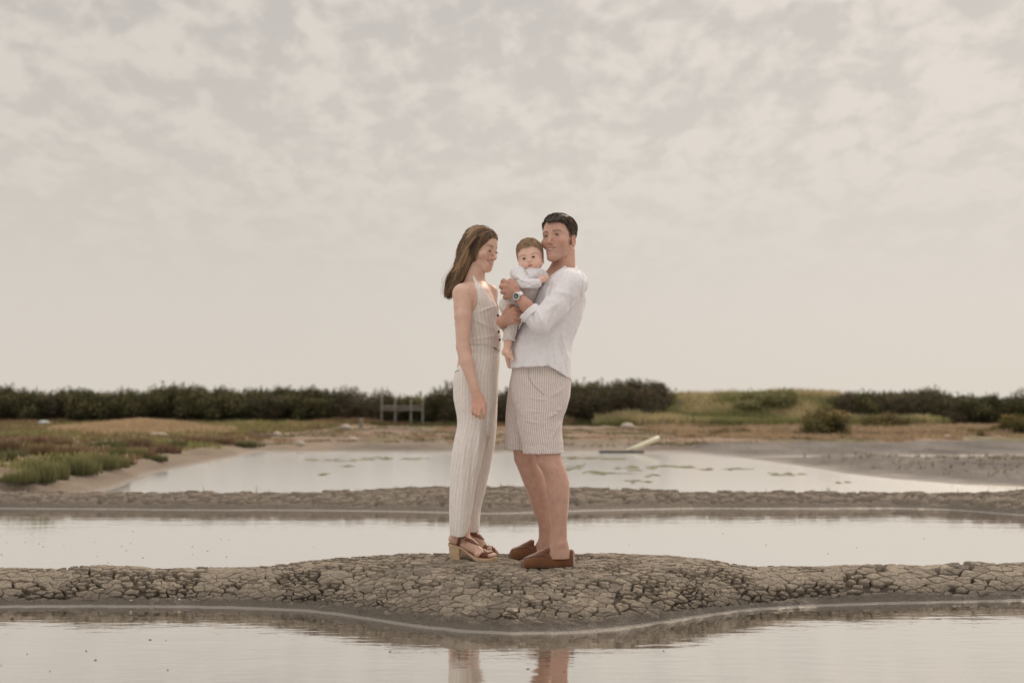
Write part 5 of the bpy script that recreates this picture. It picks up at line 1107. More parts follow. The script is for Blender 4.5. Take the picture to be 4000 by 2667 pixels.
# watch and its band
wc = Lp(2022, 1168, -176); ax_ = (Lp(2056, 1200, -180) - WR); ax_ /= np.linalg.norm(ax_); wcen = WR + ax_ * 7
M_STEEL = simple_mat('steel', (0.62, 0.62, 0.60), .25, .5, metal=1.0); M_DIAL = simple_mat('dial', (0.06, 0.075, 0.065), .3, .5)
wt = empty('watch', (0, 0, 0)); wt.parent = man
nrm = np.array([-.35, -1.0, -.12]); nrm -= (nrm @ ax_) * ax_; nrm /= np.linalg.norm(nrm); side = np.cross(ax_, nrm)
def link_ring(name, cen, axis, n0, r1, r2, n, lw, lt, mat, parent, base):
    s0 = np.cross(axis, n0); Vs, Fs, o = [], [], 0
    for k in range(n):
        a = 2 * np.pi * (k + .5) / n; c = cen + n0 * math.cos(a) * r1 + s0 * math.sin(a) * r2; nn_ = n0 * math.cos(a) + s0 * math.sin(a); tt_ = np.cross(axis, nn_); hl = np.pi * (r1 + r2) / 2 / n * .86
        V = [c + axis * lw * i + tt_ * hl * j + nn_ * lt * m for m in (-1, 1) for i, j in ((-1, -1), (1, -1), (1, 1), (-1, 1))]
        for f in ((0, 3, 2, 1), (4, 5, 6, 7), (0, 1, 5, 4), (1, 2, 6, 5), (2, 3, 7, 6), (3, 0, 4, 7)): Fs.append([o + q for q in f])
        Vs += V; o += 8
    return obj(name, np_mesh(name, toworld(np.array(Vs)) - base, Fs, smooth=False), mat, parent)
link_ring('watch_band', wcen, ax_, nrm, 22.5, 22.5, 26, 8.0, 1.6, M_STEEL, wt, np.array(man.location))
def disc_obj(name, cen, n0, up, rad, th, mat, parent, sides=8, base=None, rad2=None):
    s0 = np.cross(n0, up); a = (np.arange(sides) + .5) * 2 * np.pi / sides; R = [(rad, -th), (rad, th * .4), ((rad2 or rad * .86), th), ((rad2 or rad * .86) * .5, th * 1.0)]
    V = np.concatenate([cen + r * (np.cos(a)[:, None] * up + np.sin(a)[:, None] * s0) + n0 * z for r, z in R] + [np.array([cen + n0 * th])]); F = [(k * sides + i, k * sides + (i + 1) % sides, (k + 1) * sides + (i + 1) % sides, (k + 1) * sides + i) for k in range(3) for i in range(sides)]; T = [(3 * sides + i, 3 * sides + (i + 1) % sides, 4 * sides) for i in range(sides)]
    return obj(name, np_mesh(name, toworld(V) - base, F, T, smooth=False), mat, parent)
mb = np.array(man.location)
disc_obj('watch_case', wcen + nrm * 25, nrm, ax_, 15.5, 3.0, M_STEEL, wt, 12, mb); disc_obj('dial', wcen + nrm * 28, nrm, ax_, 10.5, .8, M_DIAL, wt, 20, mb)
hv = wcen + nrm * 29.2; M_HAND = simple_mat('watch_hand', (.8, .8, .78), .3)
tube_fig('hand', [hv, hv + (ax_ * .3 + side * .9) * 7], .7, M_HAND, man, 4).parent = wt; tube_fig('hand', [hv, hv + (ax_ * .9 - side * .2) * 5], .8, M_HAND, man, 4).parent = wt
tube_fig('crown_knob', [wcen + nrm * 25 + side * 15, wcen + nrm * 25 + side * 18.5], 2, M_STEEL, man, 6).parent = wt
axb = (EL2 - WR2); axb /= np.linalg.norm(axb); n2_ = np.array([-.6, -1, 0.0]); n2_ -= (n2_ @ axb) * axb; n2_ /= np.linalg.norm(n2_); link_ring('bracelet', WR2 + axb * 14, axb, n2_, 24, 24, 30, 3.2, 1.3, M_STEEL, man, mb)
# hair
def hairline(y, tab): return np.interp(y, *tab)
MT = ([-11, -6, -2.6, -1.4, 0.6, 3.0, 4.2, 5.6, 7.4, 9.0], [-7.5, -6.0, -4.5, 0.2, -1.0, 0.2, 3.0, 5.8, 6.8, 6.6])
cran = Field(); cran.add(ellip((0, -0.6, 3.8), (7.5, 9.4, 7.7)), 1); cran.add(ellip((0, 2.6, 0.5), (6.6, 6.6, 7.2)), 2.0); cran.add(rcone((0, -3.5, -3), (0, -3.5, -8), 5.6, 5.4), 2)
def man_hair(P):
    q = HM.loc(P); x, y, z = q.T; top = sstep(3.0, 8.0, z); front = sstep(2, 7, y) * top
    th = .20 + .85 * top + .45 * front + .25 * sstep(-2, 4, z) + .16 * np.sin(x * 2.6 + y * .5) * top
    part = np.exp(-((x - 4.6) / .28) ** 2) * (y > -2) * (z > 5); th = th - 0.9 * part
    d = cran(q) - th; far = 4.2 * sstep(-1.5, -5.5, x) * (y > -1); return smin(np.full(len(P), 99.), np.maximum(d, (hairline(y, MT) + far - z + .25 * vnoise(x * 1.7, y * 1.7)) * .8) * HM.k, 1)
hf = Field(); hf.add((man_hair, HM.o, 16 * HM.k), 1)
def hair_tint(base, seed, amp=.5): return lambda V: np.clip(np.asarray(base) * (1 + amp * fbm(V[:, 0] / 5, V[:, 2] / 14, V[:, 1] / 5, o=3, s=seed))[:, None], .003, 1)
def man_hair_col(V):
    c = hair_tint((0.040, 0.026, 0.018), 3, .9)(V); q = HM.loc(V); k = sstep(4.2, 0.5, q[:, 2])[:, None] * .75; return c * (1 - k) + np.array([0.17, 0.10, 0.07]) * k
hobj = figure_mesh('hair', hf, HM.o - 15 * HM.k * np.array([1, 1, .85]), HM.o + 15 * HM.k * np.array([1, 1, 1.0]), 1.9, M_HAIR, man, colour=man_hair_col, relax_n=1)
def short_strands(head, fld, n, seed, comb, length, base, r, parent, region, lift=.12, steps=7, hi=(0.20, .13, .085), hif=.30, name='hair_strands', R0=None):
    rng = np.random.default_rng(seed); d = rng.normal(size=(n * 3, 3)); d /= np.linalg.norm(d, axis=1, keepdims=True); q = d * (R0 if R0 is not None else np.array([8.6, 10.6, 9.6])) + np.array([0, -.5, 2.6]); q = q[region(q)][:n]; n = len(q)
    P = head.glob(q)
    def project(P, off):
        for _ in range(6):
            e = 1.2; v = fld(P) - off; g = np.stack([fld(P + np.eye(3)[i] * e) - fld(P - np.eye(3)[i] * e) for i in range(3)], -1) / (2 * e); g /= np.linalg.norm(g, axis=1, keepdims=True) + 1e-6; P = P - v[:, None] * g * .9
        return P, g
    P, g = project(P, 0.0); out = [P]
    Ls = length * head.k * rng.uniform(.6, 1.25, n)[:, None]
    for k in range(steps):
        c = comb(head.loc(P)) @ head.R.T; c = c - (c * g).sum(1, keepdims=True) * g; c /= np.linalg.norm(c, axis=1, keepdims=True) + 1e-6; c += rng.normal(0, .10, (n, 3))
        P = P + c * Ls / steps; P2, g = project(P, (lift * head.k) * math.sin(math.pi * (k + 1) / (steps + 1)) + 0.3 * (k < steps - 1)); P = P2 if k < steps - 1 else P2 + g * .5; out.append(P)
    paths = np.stack(out, 1); w = rng.random(n)[:, None]; cols = np.asarray(base) * rng.uniform(.5, 1.6, (n, 1)); cols = np.where(w < hif, np.asarray(hi), cols)
    return strands(name, paths, r * rng.uniform(.6, 1.2, n), parent, M_HAIR, cols)
def man_comb(q):
    x, y, z = q.T; top = sstep(5, 8, z)[:, None] * (x < 4.6)[:, None]; return top * np.array([-0.75, -0.55, .1]) + (1 - top) * np.array([0.05, -.75, -.6])
o = short_strands(HM, hf, 2400, 4, man_comb, 3.4, (0.036, 0.024, 0.016), .8, man, lambda q: q[:, 2] > np.maximum(hairline(q[:, 1], MT) + .2 + 4.2 * (q[:, 0] < -3), 2.5)); o.parent = hobj; o.location = (0, 0, 0)

# ================================================================== the woman
FS[:] = [1.0273, 106.4, -16.4]
wom = empty('person', tuple(toworld(Lp(1850, 2200, 40)[None])[0])); wom.location.z = FOOT[2]
tag(wom, 'woman with long wavy brown hair in a pinstriped halter vest and wide trousers, smiling down', 'person')
HW = Head(head_frame(57, 13, -1), 1.0, (-3.15, 8.3, 0), Lp(1910, 979, -14))
adult_face(HW, jaw=.92, chin=-11.0, nose=.85, fem=True, cheek=1.05); mouth(HW, z=-6.1, w=3.0, y=9.35, up=1.05, op=0.62, lip=.34); ears(HW, s_=.88, x=6.9)
wb = Field(); wb.add(HW.prim(), 6)
wb.add(rcone(Lp(1862, 1000, 40), Lp(1853, 1085, 45), 39, 36), 10); wb.add(rcone(Lp(1848, 1080, 45), Lp(1846, 1125, 50), 42, 55), 18)
TWs = Loft([(1105, 1812, 1895, 52, 50), (1125, 1790, 1910, 52, 95), (1150, 1778, 1922, 52, 118), (1185, 1771, 1936, 50, 122), (1212, 1771, 1944, 48, 115), (1256, 1776, 1946, 46, 104), (1300, 1786, 1949, 46, 95), (1351, 1796, 1950, 48, 90), (1400, 1790, 1948, 50, 98), (1480, 1782, 1938, 50, 108), (1560, 1790, 1930, 50, 108)])
wb.add(TWs.prim(), 14)
S1, E1, R1 = Lp(1806, 1152, -62), Lp(1808, 1362, -96), Lp(1856, 1530, -120)
wb.add(ellip(S1 + np.array([2, 6, -4]), (42, 40, 44)), 16); wb.add(rcone(S1, Lp(1808, 1240, -82), 38, 33), 8); wb.add(rcone(Lp(1808, 1240, -82), E1, 33, 26), 8); wb.add(rcone(E1, Lp(1822, 1420, -108), 26.5, 27), 6); wb.add(rcone(Lp(1822, 1420, -108), R1, 27, 17.5), 6)
wb.add(rcone(Lp(1912, 1148, 160), Lp(1912, 1260, 165), 34, 28), 14); wb.add(rcone(Lp(1912, 1260, 165), Lp(1900, 1400, 165), 26, 22), 5)
wb.add(rcone(Lp(1842, 1110, 0), Lp(1890, 1122, 20), 6, 6), 10)  # collar bone
K = [Lp(1850, 1594, -122), Lp(1862, 1599, -127), Lp(1876, 1599, -129), Lp(1889, 1592, -127)]
for k_, r_ in zip(K, (8.5, 9, 9.2, 9)): wb.add(rcone(R1 + np.array([0, 0, -4]), k_, 15, r_, ((0, 1, 0), .75)), 7)
for pts, rs in (([K[0], Lp(1846, 1612, -118), Lp(1848, 1626, -106)], (6.8, 6.1, 4.9)), ([K[1], Lp(1857, 1620, -124), Lp(1861, 1634, -110)], (7.3, 6.5, 5.3)), ([K[2], Lp(1871, 1625, -127), Lp(1875, 1640, -112)], (7.6, 6.8, 5.6)), ([K[3], Lp(1891, 1620, -125), Lp(1890, 1640, -110)], (7.6, 7.0, 5.8)),
                ([R1, Lp(1878, 1560, -105), Lp(1890, 1585, -96), Lp(1892, 1606, -90)], (14, 12, 9.5, 8))): chain(wb, pts, rs, 2.5)
# feet in raised heels
def bare_foot(F, heel, toe, gu, w, hh, inst, ankle, legtop, sgn):
    """heel/toe (x,d); heel raised by hh; returns nothing, adds prims"""
    a, b = np.array([*heel, gu + hh + 20.0]), np.array([*toe, gu + 24.0]); f = b - a; f2 = np.array([f[0], f[1], 0]); f2 /= np.linalg.norm(f2); sd = np.array([-f2[1], f2[0], 0]) * sgn
    Lg = np.linalg.norm((b - a)[:2]); ball = a + f2 * Lg * .70; ball[2] = gu + 30
    F.add(rcone(a + f2 * 12, a + f2 * 26 + (0, 0, 14), 19, 18), 8); F.add(rcone(a + f2 * 14, ball - f2 * 8, 18, 15), 10); F.add(rcone(a + f2 * 30 + (0, 0, 28), ball + (0, 0, 2), 19, 15), 10)
    F.add(rcone(ball + sd * w * .32, ball - sd * w * .40 - f2 * 10 - (0, 0, 2), 15, 13), 8); F.add(rcone(a + f2 * 24 + (0, 0, 18), ankle, 20, 19), 9); F.add(rcone(ankle, legtop, 19, 24), 8)
    F.add(ellip(ankle - (0, 20, 8), (8, 5, 9)), 5)
    for i, (o_, ln, r) in enumerate(((.36, 1.0, 9.5), (.12, .97, 7.2), (-.08, .92, 6.8), (-.27, .86, 6.4), (-.46, .78, 6.0))):
        p0 = ball + sd * w * o_ + f2 * 4; p2 = a + f2 * (Lg * ln) + sd * w * o_ * .95; p2[2] = gu + 19 + r * .2; p1 = (p0 + p2) / 2 + (0, 0, 5); chain(F, [p0, p1, p2], (r + 1, r, r * .92), 2.2)
    return a, b, f2, sd, Lg, ball
g1 = 14.5
nfoot = Field(); A1 = bare_foot(nfoot, Lp(1762, 2190, -12)[:2], Lp(1930, 2190, -42)[:2], g1, 40, 62, 0, Lp(1817, 2100, -22), Lp(1815, 2010, -12), 1)
ffoot = Field(); A2 = bare_foot(ffoot, Lp(1800, 2168, 120)[:2], Lp(1940, 2168, 92)[:2], g1, 40, 62, 0, Lp(1847, 2080, 112), Lp(1845, 2000, 110), -1)
for F_ in (nfoot, ffoot): wb.add((F_, np.array([-140.0, 40.0, 90.0]), 260), 3)
wb.add(rcone(Lp(1815, 2010, -12), Lp(1850, 1560, 0), 27, 62), 8); wb.add(rcone(Lp(1845, 2000, 110), Lp(1865, 1560, 90), 27, 62), 8)
WB = np.array([0.61, 0.405, 0.315])
def wom_col(V):
    c = face_tint(HW, WB, V, lips=(0.50, 0.21, 0.18), flush=(0.62, 0.30, 0.23), brow=((0.09, 0.05, 0.03), 1.75, .34), fl=.4); a = fbm(V[:, 0] / 16, V[:, 2] / 16, V[:, 1] / 16, o=3, s=6)[:, None]; c = c * (1 + .06 * a)
    for px, py in ((1836, 1163), (1815, 1220), (1872, 1073), (1852, 1172), (1862, 1178)):
        e = Lp(px, py, 0); c = c * (1 - .5 * ((np.hypot(V[:, 0] - e[0], V[:, 2] - e[2]) < 1.5) & (V[:, 1] < 40)))[:, None]
    hand = sstep(700, 640, V[:, 2])[:, None] * sstep(540, 600, V[:, 2])[:, None]; return c * (1 - hand * np.array([.02, .14, .16]))
figure_mesh('body', wb, (-262, -160, -2), (-38, 215, 1322), 2.6, M_SKIN, wom, fine=(1120, 1322, 1.5), colour=wom_col)
for s in (-1, 1): lash_obj(HW, wom, s, .30, c=(3.15, 7.5, -.25), th=.27, low=True, r=1.64, bend=1.0)
teeth_obj(HW, wom, w=2.3, z=-6.05, y=9.0, up=1.05, hh=.50)
# halter vest
vs = Field(); vs.add((lambda P: TWs(P) - 5.5, TWs.c, TWs.R + 8), 1); vs.add(ellip(Lp(1905, 1205, -5), (42, 40, 34)), 16); vs.add(ellip(Lp(1908, 1203, 105), (40, 38, 34)), 14)
vs.add(rcone(Lp(1858, 1120, 8), Lp(1850, 1088, 22), 34, 26), 10)
vs.mod(folds([((1860, 1225), (1945, 1190), 7, 3), ((1850, 1250), (1930, 1290), 8, 2.5), ((1845, 1330), (1950, 1310), 6, 2.5), ((1870, 1260), (1900, 1340), 9, -2.5), ((1925, 1230), (1935, 1330), 6, 2.5)])); vs.mod(wrinkle(1.5, 26, 22, 23))
ARM = ([1060, 1094, 1120, 1152, 1180, 1200, 1222, 1240, 1262, 1300, 1420], [1840, 1846, 1855, 1863, 1867, 1866, 1856, 1838, 1815, 1760, 1700])
NEC = ([1060, 1086, 1110, 1140, 1174, 1212, 1235, 1420], [1848, 1853, 1868, 1893, 1919, 1946, 1990, 2100])
NEF = ([1060, 1107, 1140, 1175, 1212, 1235, 1420], [1890, 1899, 1915, 1932, 1946, 1900, 1700])
def vest_cut(P, d):
    py = 2200 - P[:, 2]; px = P[:, 0] + 2000; near = P[:, 1] < 50
    cn_ = np.maximum(np.interp(py, *ARM) - px, px - np.interp(py, *NEC)) * .8
    cf_ = np.maximum(np.interp(py, *NEF) - px, py * 0 - 50)
    cf2 = np.where(py > 1225, -50, cf_); back = np.where((px < 1850) & (py < 1262), 1262 - py, -50)
    c = np.where(near, cn_, np.maximum(cf2, back)); t = sstep(35, 65, P[:, 1]); c = cn_ * (1 - t) + np.maximum(cf2, back) * t
    lo = np.interp(px, [1790, 1837, 1900, 1930, 1956], [1352, 1354, 1356, 1366, 1380]); return np.maximum(np.maximum(d, c), np.maximum(py - lo, 1082 - py))
vs.mod(vest_cut)
M_PIN = cloth_mat('pinstripe_linen', (0.80, 0.745, 0.70), stripe=(0.56, 0.50, 0.44), period=15.5, width=.03, soft=.07, bump=.35, wr=14, trans=.10)
figure_mesh('vest', vs, (-245, -110, 800), (-30, 190, 1145), 2.4, M_PIN, wom, attrs={'u': TWs.angle})
M_DARKB = simple_mat('dark_horn_and_shade', (0.035, 0.022, 0.016), .35, .5)
for px, py in ((1946, 1238), (1948, 1270), (1949, 1302), (1953, 1333)):
    c = Lp(px, py, 0); dd = surf_d(vs, np.array([c[0] - 3]), np.array([c[2]]))[0]; p = np.array([c[0] - 1, dd - 1, c[2]]); disc_obj('button', p, np.array([.75, -.66, 0]), np.array([0, 0, 1.0]), 5.6, 1.6, M_DARKB, wom, 14, np.array(wom.location))
# trousers
PN = Loft([(1354, 1800, 1948, 48, 92), (1385, 1797, 1951, 48, 96), (1419, 1795, 1951, 40, 104), (1465, 1776, 1948, 30, 106), (1499, 1770, 1946, 25, 104), (1551, 1771, 1944, 15, 96), (1597, 1778, 1938, 5, 88), (1637, 1786, 1928, 0, 80), (1680, 1785, 1916, -4, 74), (1723, 1775, 1904, -8, 70), (1780, 1766, 1889, -12, 66), (1867, 1760, 1868, -16, 60), (1953, 1757, 1850, -18, 56), (2039, 1757, 1836, -18, 54), (2093, 1760, 1829, -18, 52)])
PF = Loft([(1390, 1800, 1951, 60, 90), (1465, 1785, 1948, 75, 95), (1551, 1790, 1944, 85, 90), (1637, 1800, 1941, 95, 80), (1690, 1800, 1938, 98, 75), (1752, 1800, 1931, 100, 70), (1826, 1800, 1917, 104, 64), (1895, 1798, 1902, 106, 60), (1953, 1796, 1888, 108, 57), (2010, 1796, 1877, 110, 54), (2076, 1800, 1873, 110, 52)])
pt = Field(); pt.add(PN.prim(), 5); pt.add(PF.prim(), 4)
pt.mod(folds([((1905, 1560), (1890, 1800), 10, -4), ((1880, 1600), (1862, 1860), 9, 4), ((1890, 1900), (1815, 2050), 14, 2.6), ((1850, 1700), (1830, 2000), 9, -4), ((1820, 1640), (1800, 1980), 9, 3.5), ((1795, 1650), (1785, 2000), 7, -3), ((1925, 1650), (1880, 1850), 8, 4), ((1842, 1390), (1850, 1440), 4, -2.5), ((1905, 1700), (1870, 1950), 6, -4), ((1800, 1560), (1810, 1680), 7, 2.5)]))
pt.mod(wrinkle(1.8, 18, 90, 33)); pt.mod(wrinkle(.9, 9, 12, 34))
pt.mod(lambda P, d: np.maximum(d, np.where(P[:, 1] < 45, (2200 - P[:, 2]) - Lrow(np.interp(P[:, 0] + 2000, [1755, 1766, 1812, 1829, 1845], [2062, 2088, 2094, 2075, 2060])), -60)))
def Lrow(py): return py
for lf in (PN, PF): pt.sub((lambda P, lf=lf: np.maximum(lf(P) + 5, -(Lp(0, 2040, 0)[2] - P[:, 2])), lf.c, lf.R), 1)
def u_tr(V):
    k = sstep(2200 - 1560, 2200 - 1640, V[:, 2]); dA, dB = np.abs(PN(V)), np.abs(PF(V)); return np.where((dA <= dB) | (V[:, 1] < 30), PN.angle(V), PF.angle(V) + 5)
figure_mesh('trousers', pt, (-258, -130, 95), (-30, 185, 848), 2.5, M_PIN, wom, attrs={'u': u_tr})
wp = np.array([Lp(1836, 1358, 0), Lp(1870, 1358, 0), Lp(1905, 1363, 0), Lp(1930, 1372, 0), Lp(1950, 1384, 0)]); t_ = np.linspace(0, 4, 24); cp = np.stack([np.interp(t_, np.arange(5), wp[:, i]) for i in range(3)], -1); cp[:, 1] = surf_d(pt, cp[:, 0], cp[:, 2], off=0); tube_fig('waistband_edge', cp, 1.6, M_PIN, wom, 5)
wp = np.array([Lp(1845, 1382, 0), Lp(1860, 1383, 0), Lp(1905, 1390, 0), Lp(1950, 1404, 0)]); t_ = np.linspace(0, 3, 24); cp = np.stack([np.interp(t_, np.arange(4), wp[:, i]) for i in range(3)], -1); cp[:, 1] = surf_d(pt, cp[:, 0], cp[:, 2], off=0); tube_fig('waistband_seam', cp, 1.2, M_PIN, wom, 5)
wp = np.array([Lp(1777, 1460, 0), Lp(1786, 1456, 0), Lp(1795, 1455, 0)]); cp = wp.copy(); cp[:, 1] = surf_d(pt, cp[:, 0], cp[:, 2], off=.5); tube_fig('pocket_slit_shade', cp, 1.2, M_DARKB, wom, 5)  # dark line laid on the cloth for the shade inside the pocket opening
wp = np.array([Lp(1926, 1363, 0), Lp(1936, 1370, 0), Lp(1948, 1377, 0)]); cp = wp.copy(); cp[:, 1] = surf_d(pt, cp[:, 0], cp[:, 2], off=1.5); tube_fig('waist_gap_shade', cp, (1, 3, 1), M_DARKB, wom, 6)  # dark tube standing in for the shade between vest and waistband
# sandals
M_TAN = simple_mat('tan_leather', (0.155, 0.050, 0.024), .42, .5, noise=.15, nscale=25, bump=.1); M_WOODH = simple_mat('heel_wood', (0.50, 0.36, 0.23), .6, .3, noise=.16, nscale=30); M_BUCK = simple_mat('buckle_metal', (.75, .68, .6), .3, .5, metal=1)
def sandal(A, F, gu, w, near=True):
    a, b, f2, sd, Lg, ball = A; sn = empty('sandal', (0, 0, 0)); sn.parent = wom
    def loc(P): q = P - np.array([a[0], a[1], gu]); return q @ f2 / Lg, q @ sd, q[:, 2]
    def top(t): return np.interp(t, [-.05, .08, .28, .45, .58, .7, .85, 1.02, 1.06], [64, 62, 52, 32, 20, 15, 13, 15, 17])
    def wid(t): return np.interp(t, [-.06, -.02, .08, .3, .5, .72, .9, 1.0, 1.05], [.05, .38, .55, .50, .62, 1.0, .84, .5, .05]) * w * .84
    def sole(P): t, y, z = loc(P); th = np.interp(t, [-.05, .3, .5, .65, 1.05], [7, 8, 11, 15, 13]); return np.maximum(np.maximum(np.abs(y) - wid(t), np.abs(z - (top(t) - th / 2)) - th / 2), np.maximum(-.05 - t, t - 1.055) * Lg) - 1.0
    def heel(P): t, y, z = loc(P); s_ = np.clip(z / 60, 0, 1); return np.maximum(np.maximum(np.abs(y) - w * (.40 + .06 * s_), np.abs(t - (.115 - .01 * s_)) * Lg - (17.5 + 4 * s_)), np.maximum(-z, z - top(t) + 4)) 
    lo = np.minimum(a, b) - [30, 50, 0]; hi = np.maximum(a, b) + [30, 50, 30]; lo[2] = gu - 2; c = (a + b) / 2
    s1 = Field().add((sole, c, 130), 1); h1_ = Field().add((heel, c, 130), 1)
    for nm, fl, mt in (('sole', s1, M_WOODH), ('heel', h1_, M_WOODH)): o = figure_mesh(nm, fl, lo, hi, 2.0, mt, wom, relax_n=1); o.parent = sn
    ins = Field().add((lambda P: (lambda t, y, z: np.maximum(np.maximum(np.abs(y) - wid(t) + 1, np.abs(z - top(t) - 1.2) - 1.8), np.maximum(-.05 - t, t - 1.04) * Lg))(*loc(P)), c, 130), 1); figure_mesh('insole', ins, lo, hi, 2.0, M_TAN, wom).parent = sn
    def band(p, n, hw, off=3.2, zmin=-99, back=None):
        p = np.asarray(p, float); n = np.asarray(n, float) / np.linalg.norm(n)
        def g(P):
            d = np.maximum(F(P) - off, np.abs((P - p) @ n) - hw); t, y, z = loc(P); d = np.maximum(d, top(t) - 3 - z)
            return np.maximum(d, back(P)) if back else d
        return Field().add((g, c, 140), 1)
    up = np.array([0, 0, 1.0]); zf = lambda t, z: a + f2 * Lg * t + up * (z + gu - a[2])
    bl = [band(zf(.80, 34), f2 * .86 - up * .10 + sd * .42, 6.5), band(zf(.86, 26), f2 * .80 - up * .22 - sd * .50, 6.5), band(zf(.22, 96), f2 * .35 + up * .94, 7.0, 3.5), band(zf(.235, 80), f2 * .80 - up * .30, 7.0, 3.3, back=lambda P: loc(P)[2] - 98)]
    for fl in bl: o = figure_mesh('strap', fl, lo - [0, 0, 0], hi + [0, 0, 40], 1.9, M_TAN, wom); o.parent = sn
    if near:
        bc = np.array([Lp(1812, 2107, 0)[0], 0, Lp(1812, 2107, 0)[2]]); bc[1] = surf_d(Field().add((F, c, 200), 1), bc[:1], bc[2:])[0] - 5; q = [(-8, -8), (8, -8), (8, 8), (-8, 8), (-8, -8)]
        tube_fig('buckle', [bc + np.array([x, 0, z + x * .12]) for x, z in q], 1.6, M_BUCK, wom, 6).parent = sn
sandal(A1, nfoot, g1, 40); sandal(A2, ffoot, g1, 40, False)
# earring, far thin necklace edge
er = HW.glob((-7.5, -.3, -4.3))[0]; tube_fig('earring', [er + np.array([4 * math.sin(t), -2, 4 * math.cos(t) - 5]) for t in np.linspace(0, 6.28, 12)], 1.2, simple_mat('gold', (.8, .6, .3), .3, metal=1), wom, 5)
# hair: a mass behind the head, then long strands following it
wh = Field(); WT = ([-11, -3, -1.0, 0.5, 3, 5, 7.5, 9.5], [-12, -9, -3.0, 1.6, 3.4, 4.9, 6.2, 6.6])
def cap_w(P):
    q = HW.loc(P); x, y, z = q.T; part = .35 * np.exp(-(x / .5) ** 2) * (z > 6); th = .85 - part; px, py = P[:, 0] + 2000, 2200 - P[:, 2]; cut = np.where(q[:, 0] < 2, (py + 5 - np.interp(px, [1800, 1850, 1858, 1883, 1903, 1924, 1946, 1960], [1060, 1000, 980, 968, 948, 934, 929, 925])) * .8, -50.0)
    return np.maximum(np.maximum(np.maximum(cran(q) - th, (hairline(y, WT) - z) * .8) * HW.k, cut), P[:, 0] + 2000 - 1943)
wh.add((cap_w, HW.o, 16 * HW.k), 1)
wh.add(rcone(Lp(1833, 960, 40), Lp(1819, 1030, 40), 34, 30, ((0, 1, 0), 1.7)), 10); wh.add(rcone(Lp(1818, 1030, 40), Lp(1795, 1092, 38), 30, 22, ((0, 1, 0), 1.8)), 10); wh.add(rcone(Lp(1794, 1092, 34), Lp(1768, 1138, 20), 22, 7, ((0, 1, 0), 1.9)), 8)
wh.mod(lambda P, d: d - 1.1 * np.sin((P[:, 0] * .8 + P[:, 2] * .35) / 4.5 + 2 * vnoise(P[:, 1] / 14, P[:, 2] / 40)))
HB = np.array([0.085, 0.055, 0.036])
whobj = figure_mesh('hair', wh, (-262, -90, 1030), (-40, 170, 1335), 2.2, M_HAIR, wom, colour=hair_tint((0.085, 0.052, 0.032), 13, .9))
G = [[(1942, 930), (1920, 931), (1896, 952), (1868, 974), (1850, 1000), (1847, 1030), (1852, 1060), (1838, 1095), (1810, 1112)], [(1932, 908), (1905, 915), (1875, 945), (1851, 975), (1834, 1010), (1829, 1050), (1825, 1085), (1800, 1115), (1783, 1128)],
     [(1907, 895), (1880, 905), (1850, 935), (1828, 970), (1813, 1010), (1806, 1055), (1797, 1090), (1780, 1120), (1766, 1148)], [(1877, 885), (1855, 890), (1828, 915), (1808, 950), (1797, 990), (1789, 1030), (1778, 1070), (1761, 1110), (1755, 1162)], [(1858, 882), (1838, 892), (1814, 921), (1799, 950), (1790, 982), (1782, 1015), (1770, 1056), (1753, 1100), (1748, 1152)]]
G = np.array(G, float)
def hair_or_skin(P): return np.minimum(wh(P), HW.F(HW.loc(P)) * HW.k - 3.0)
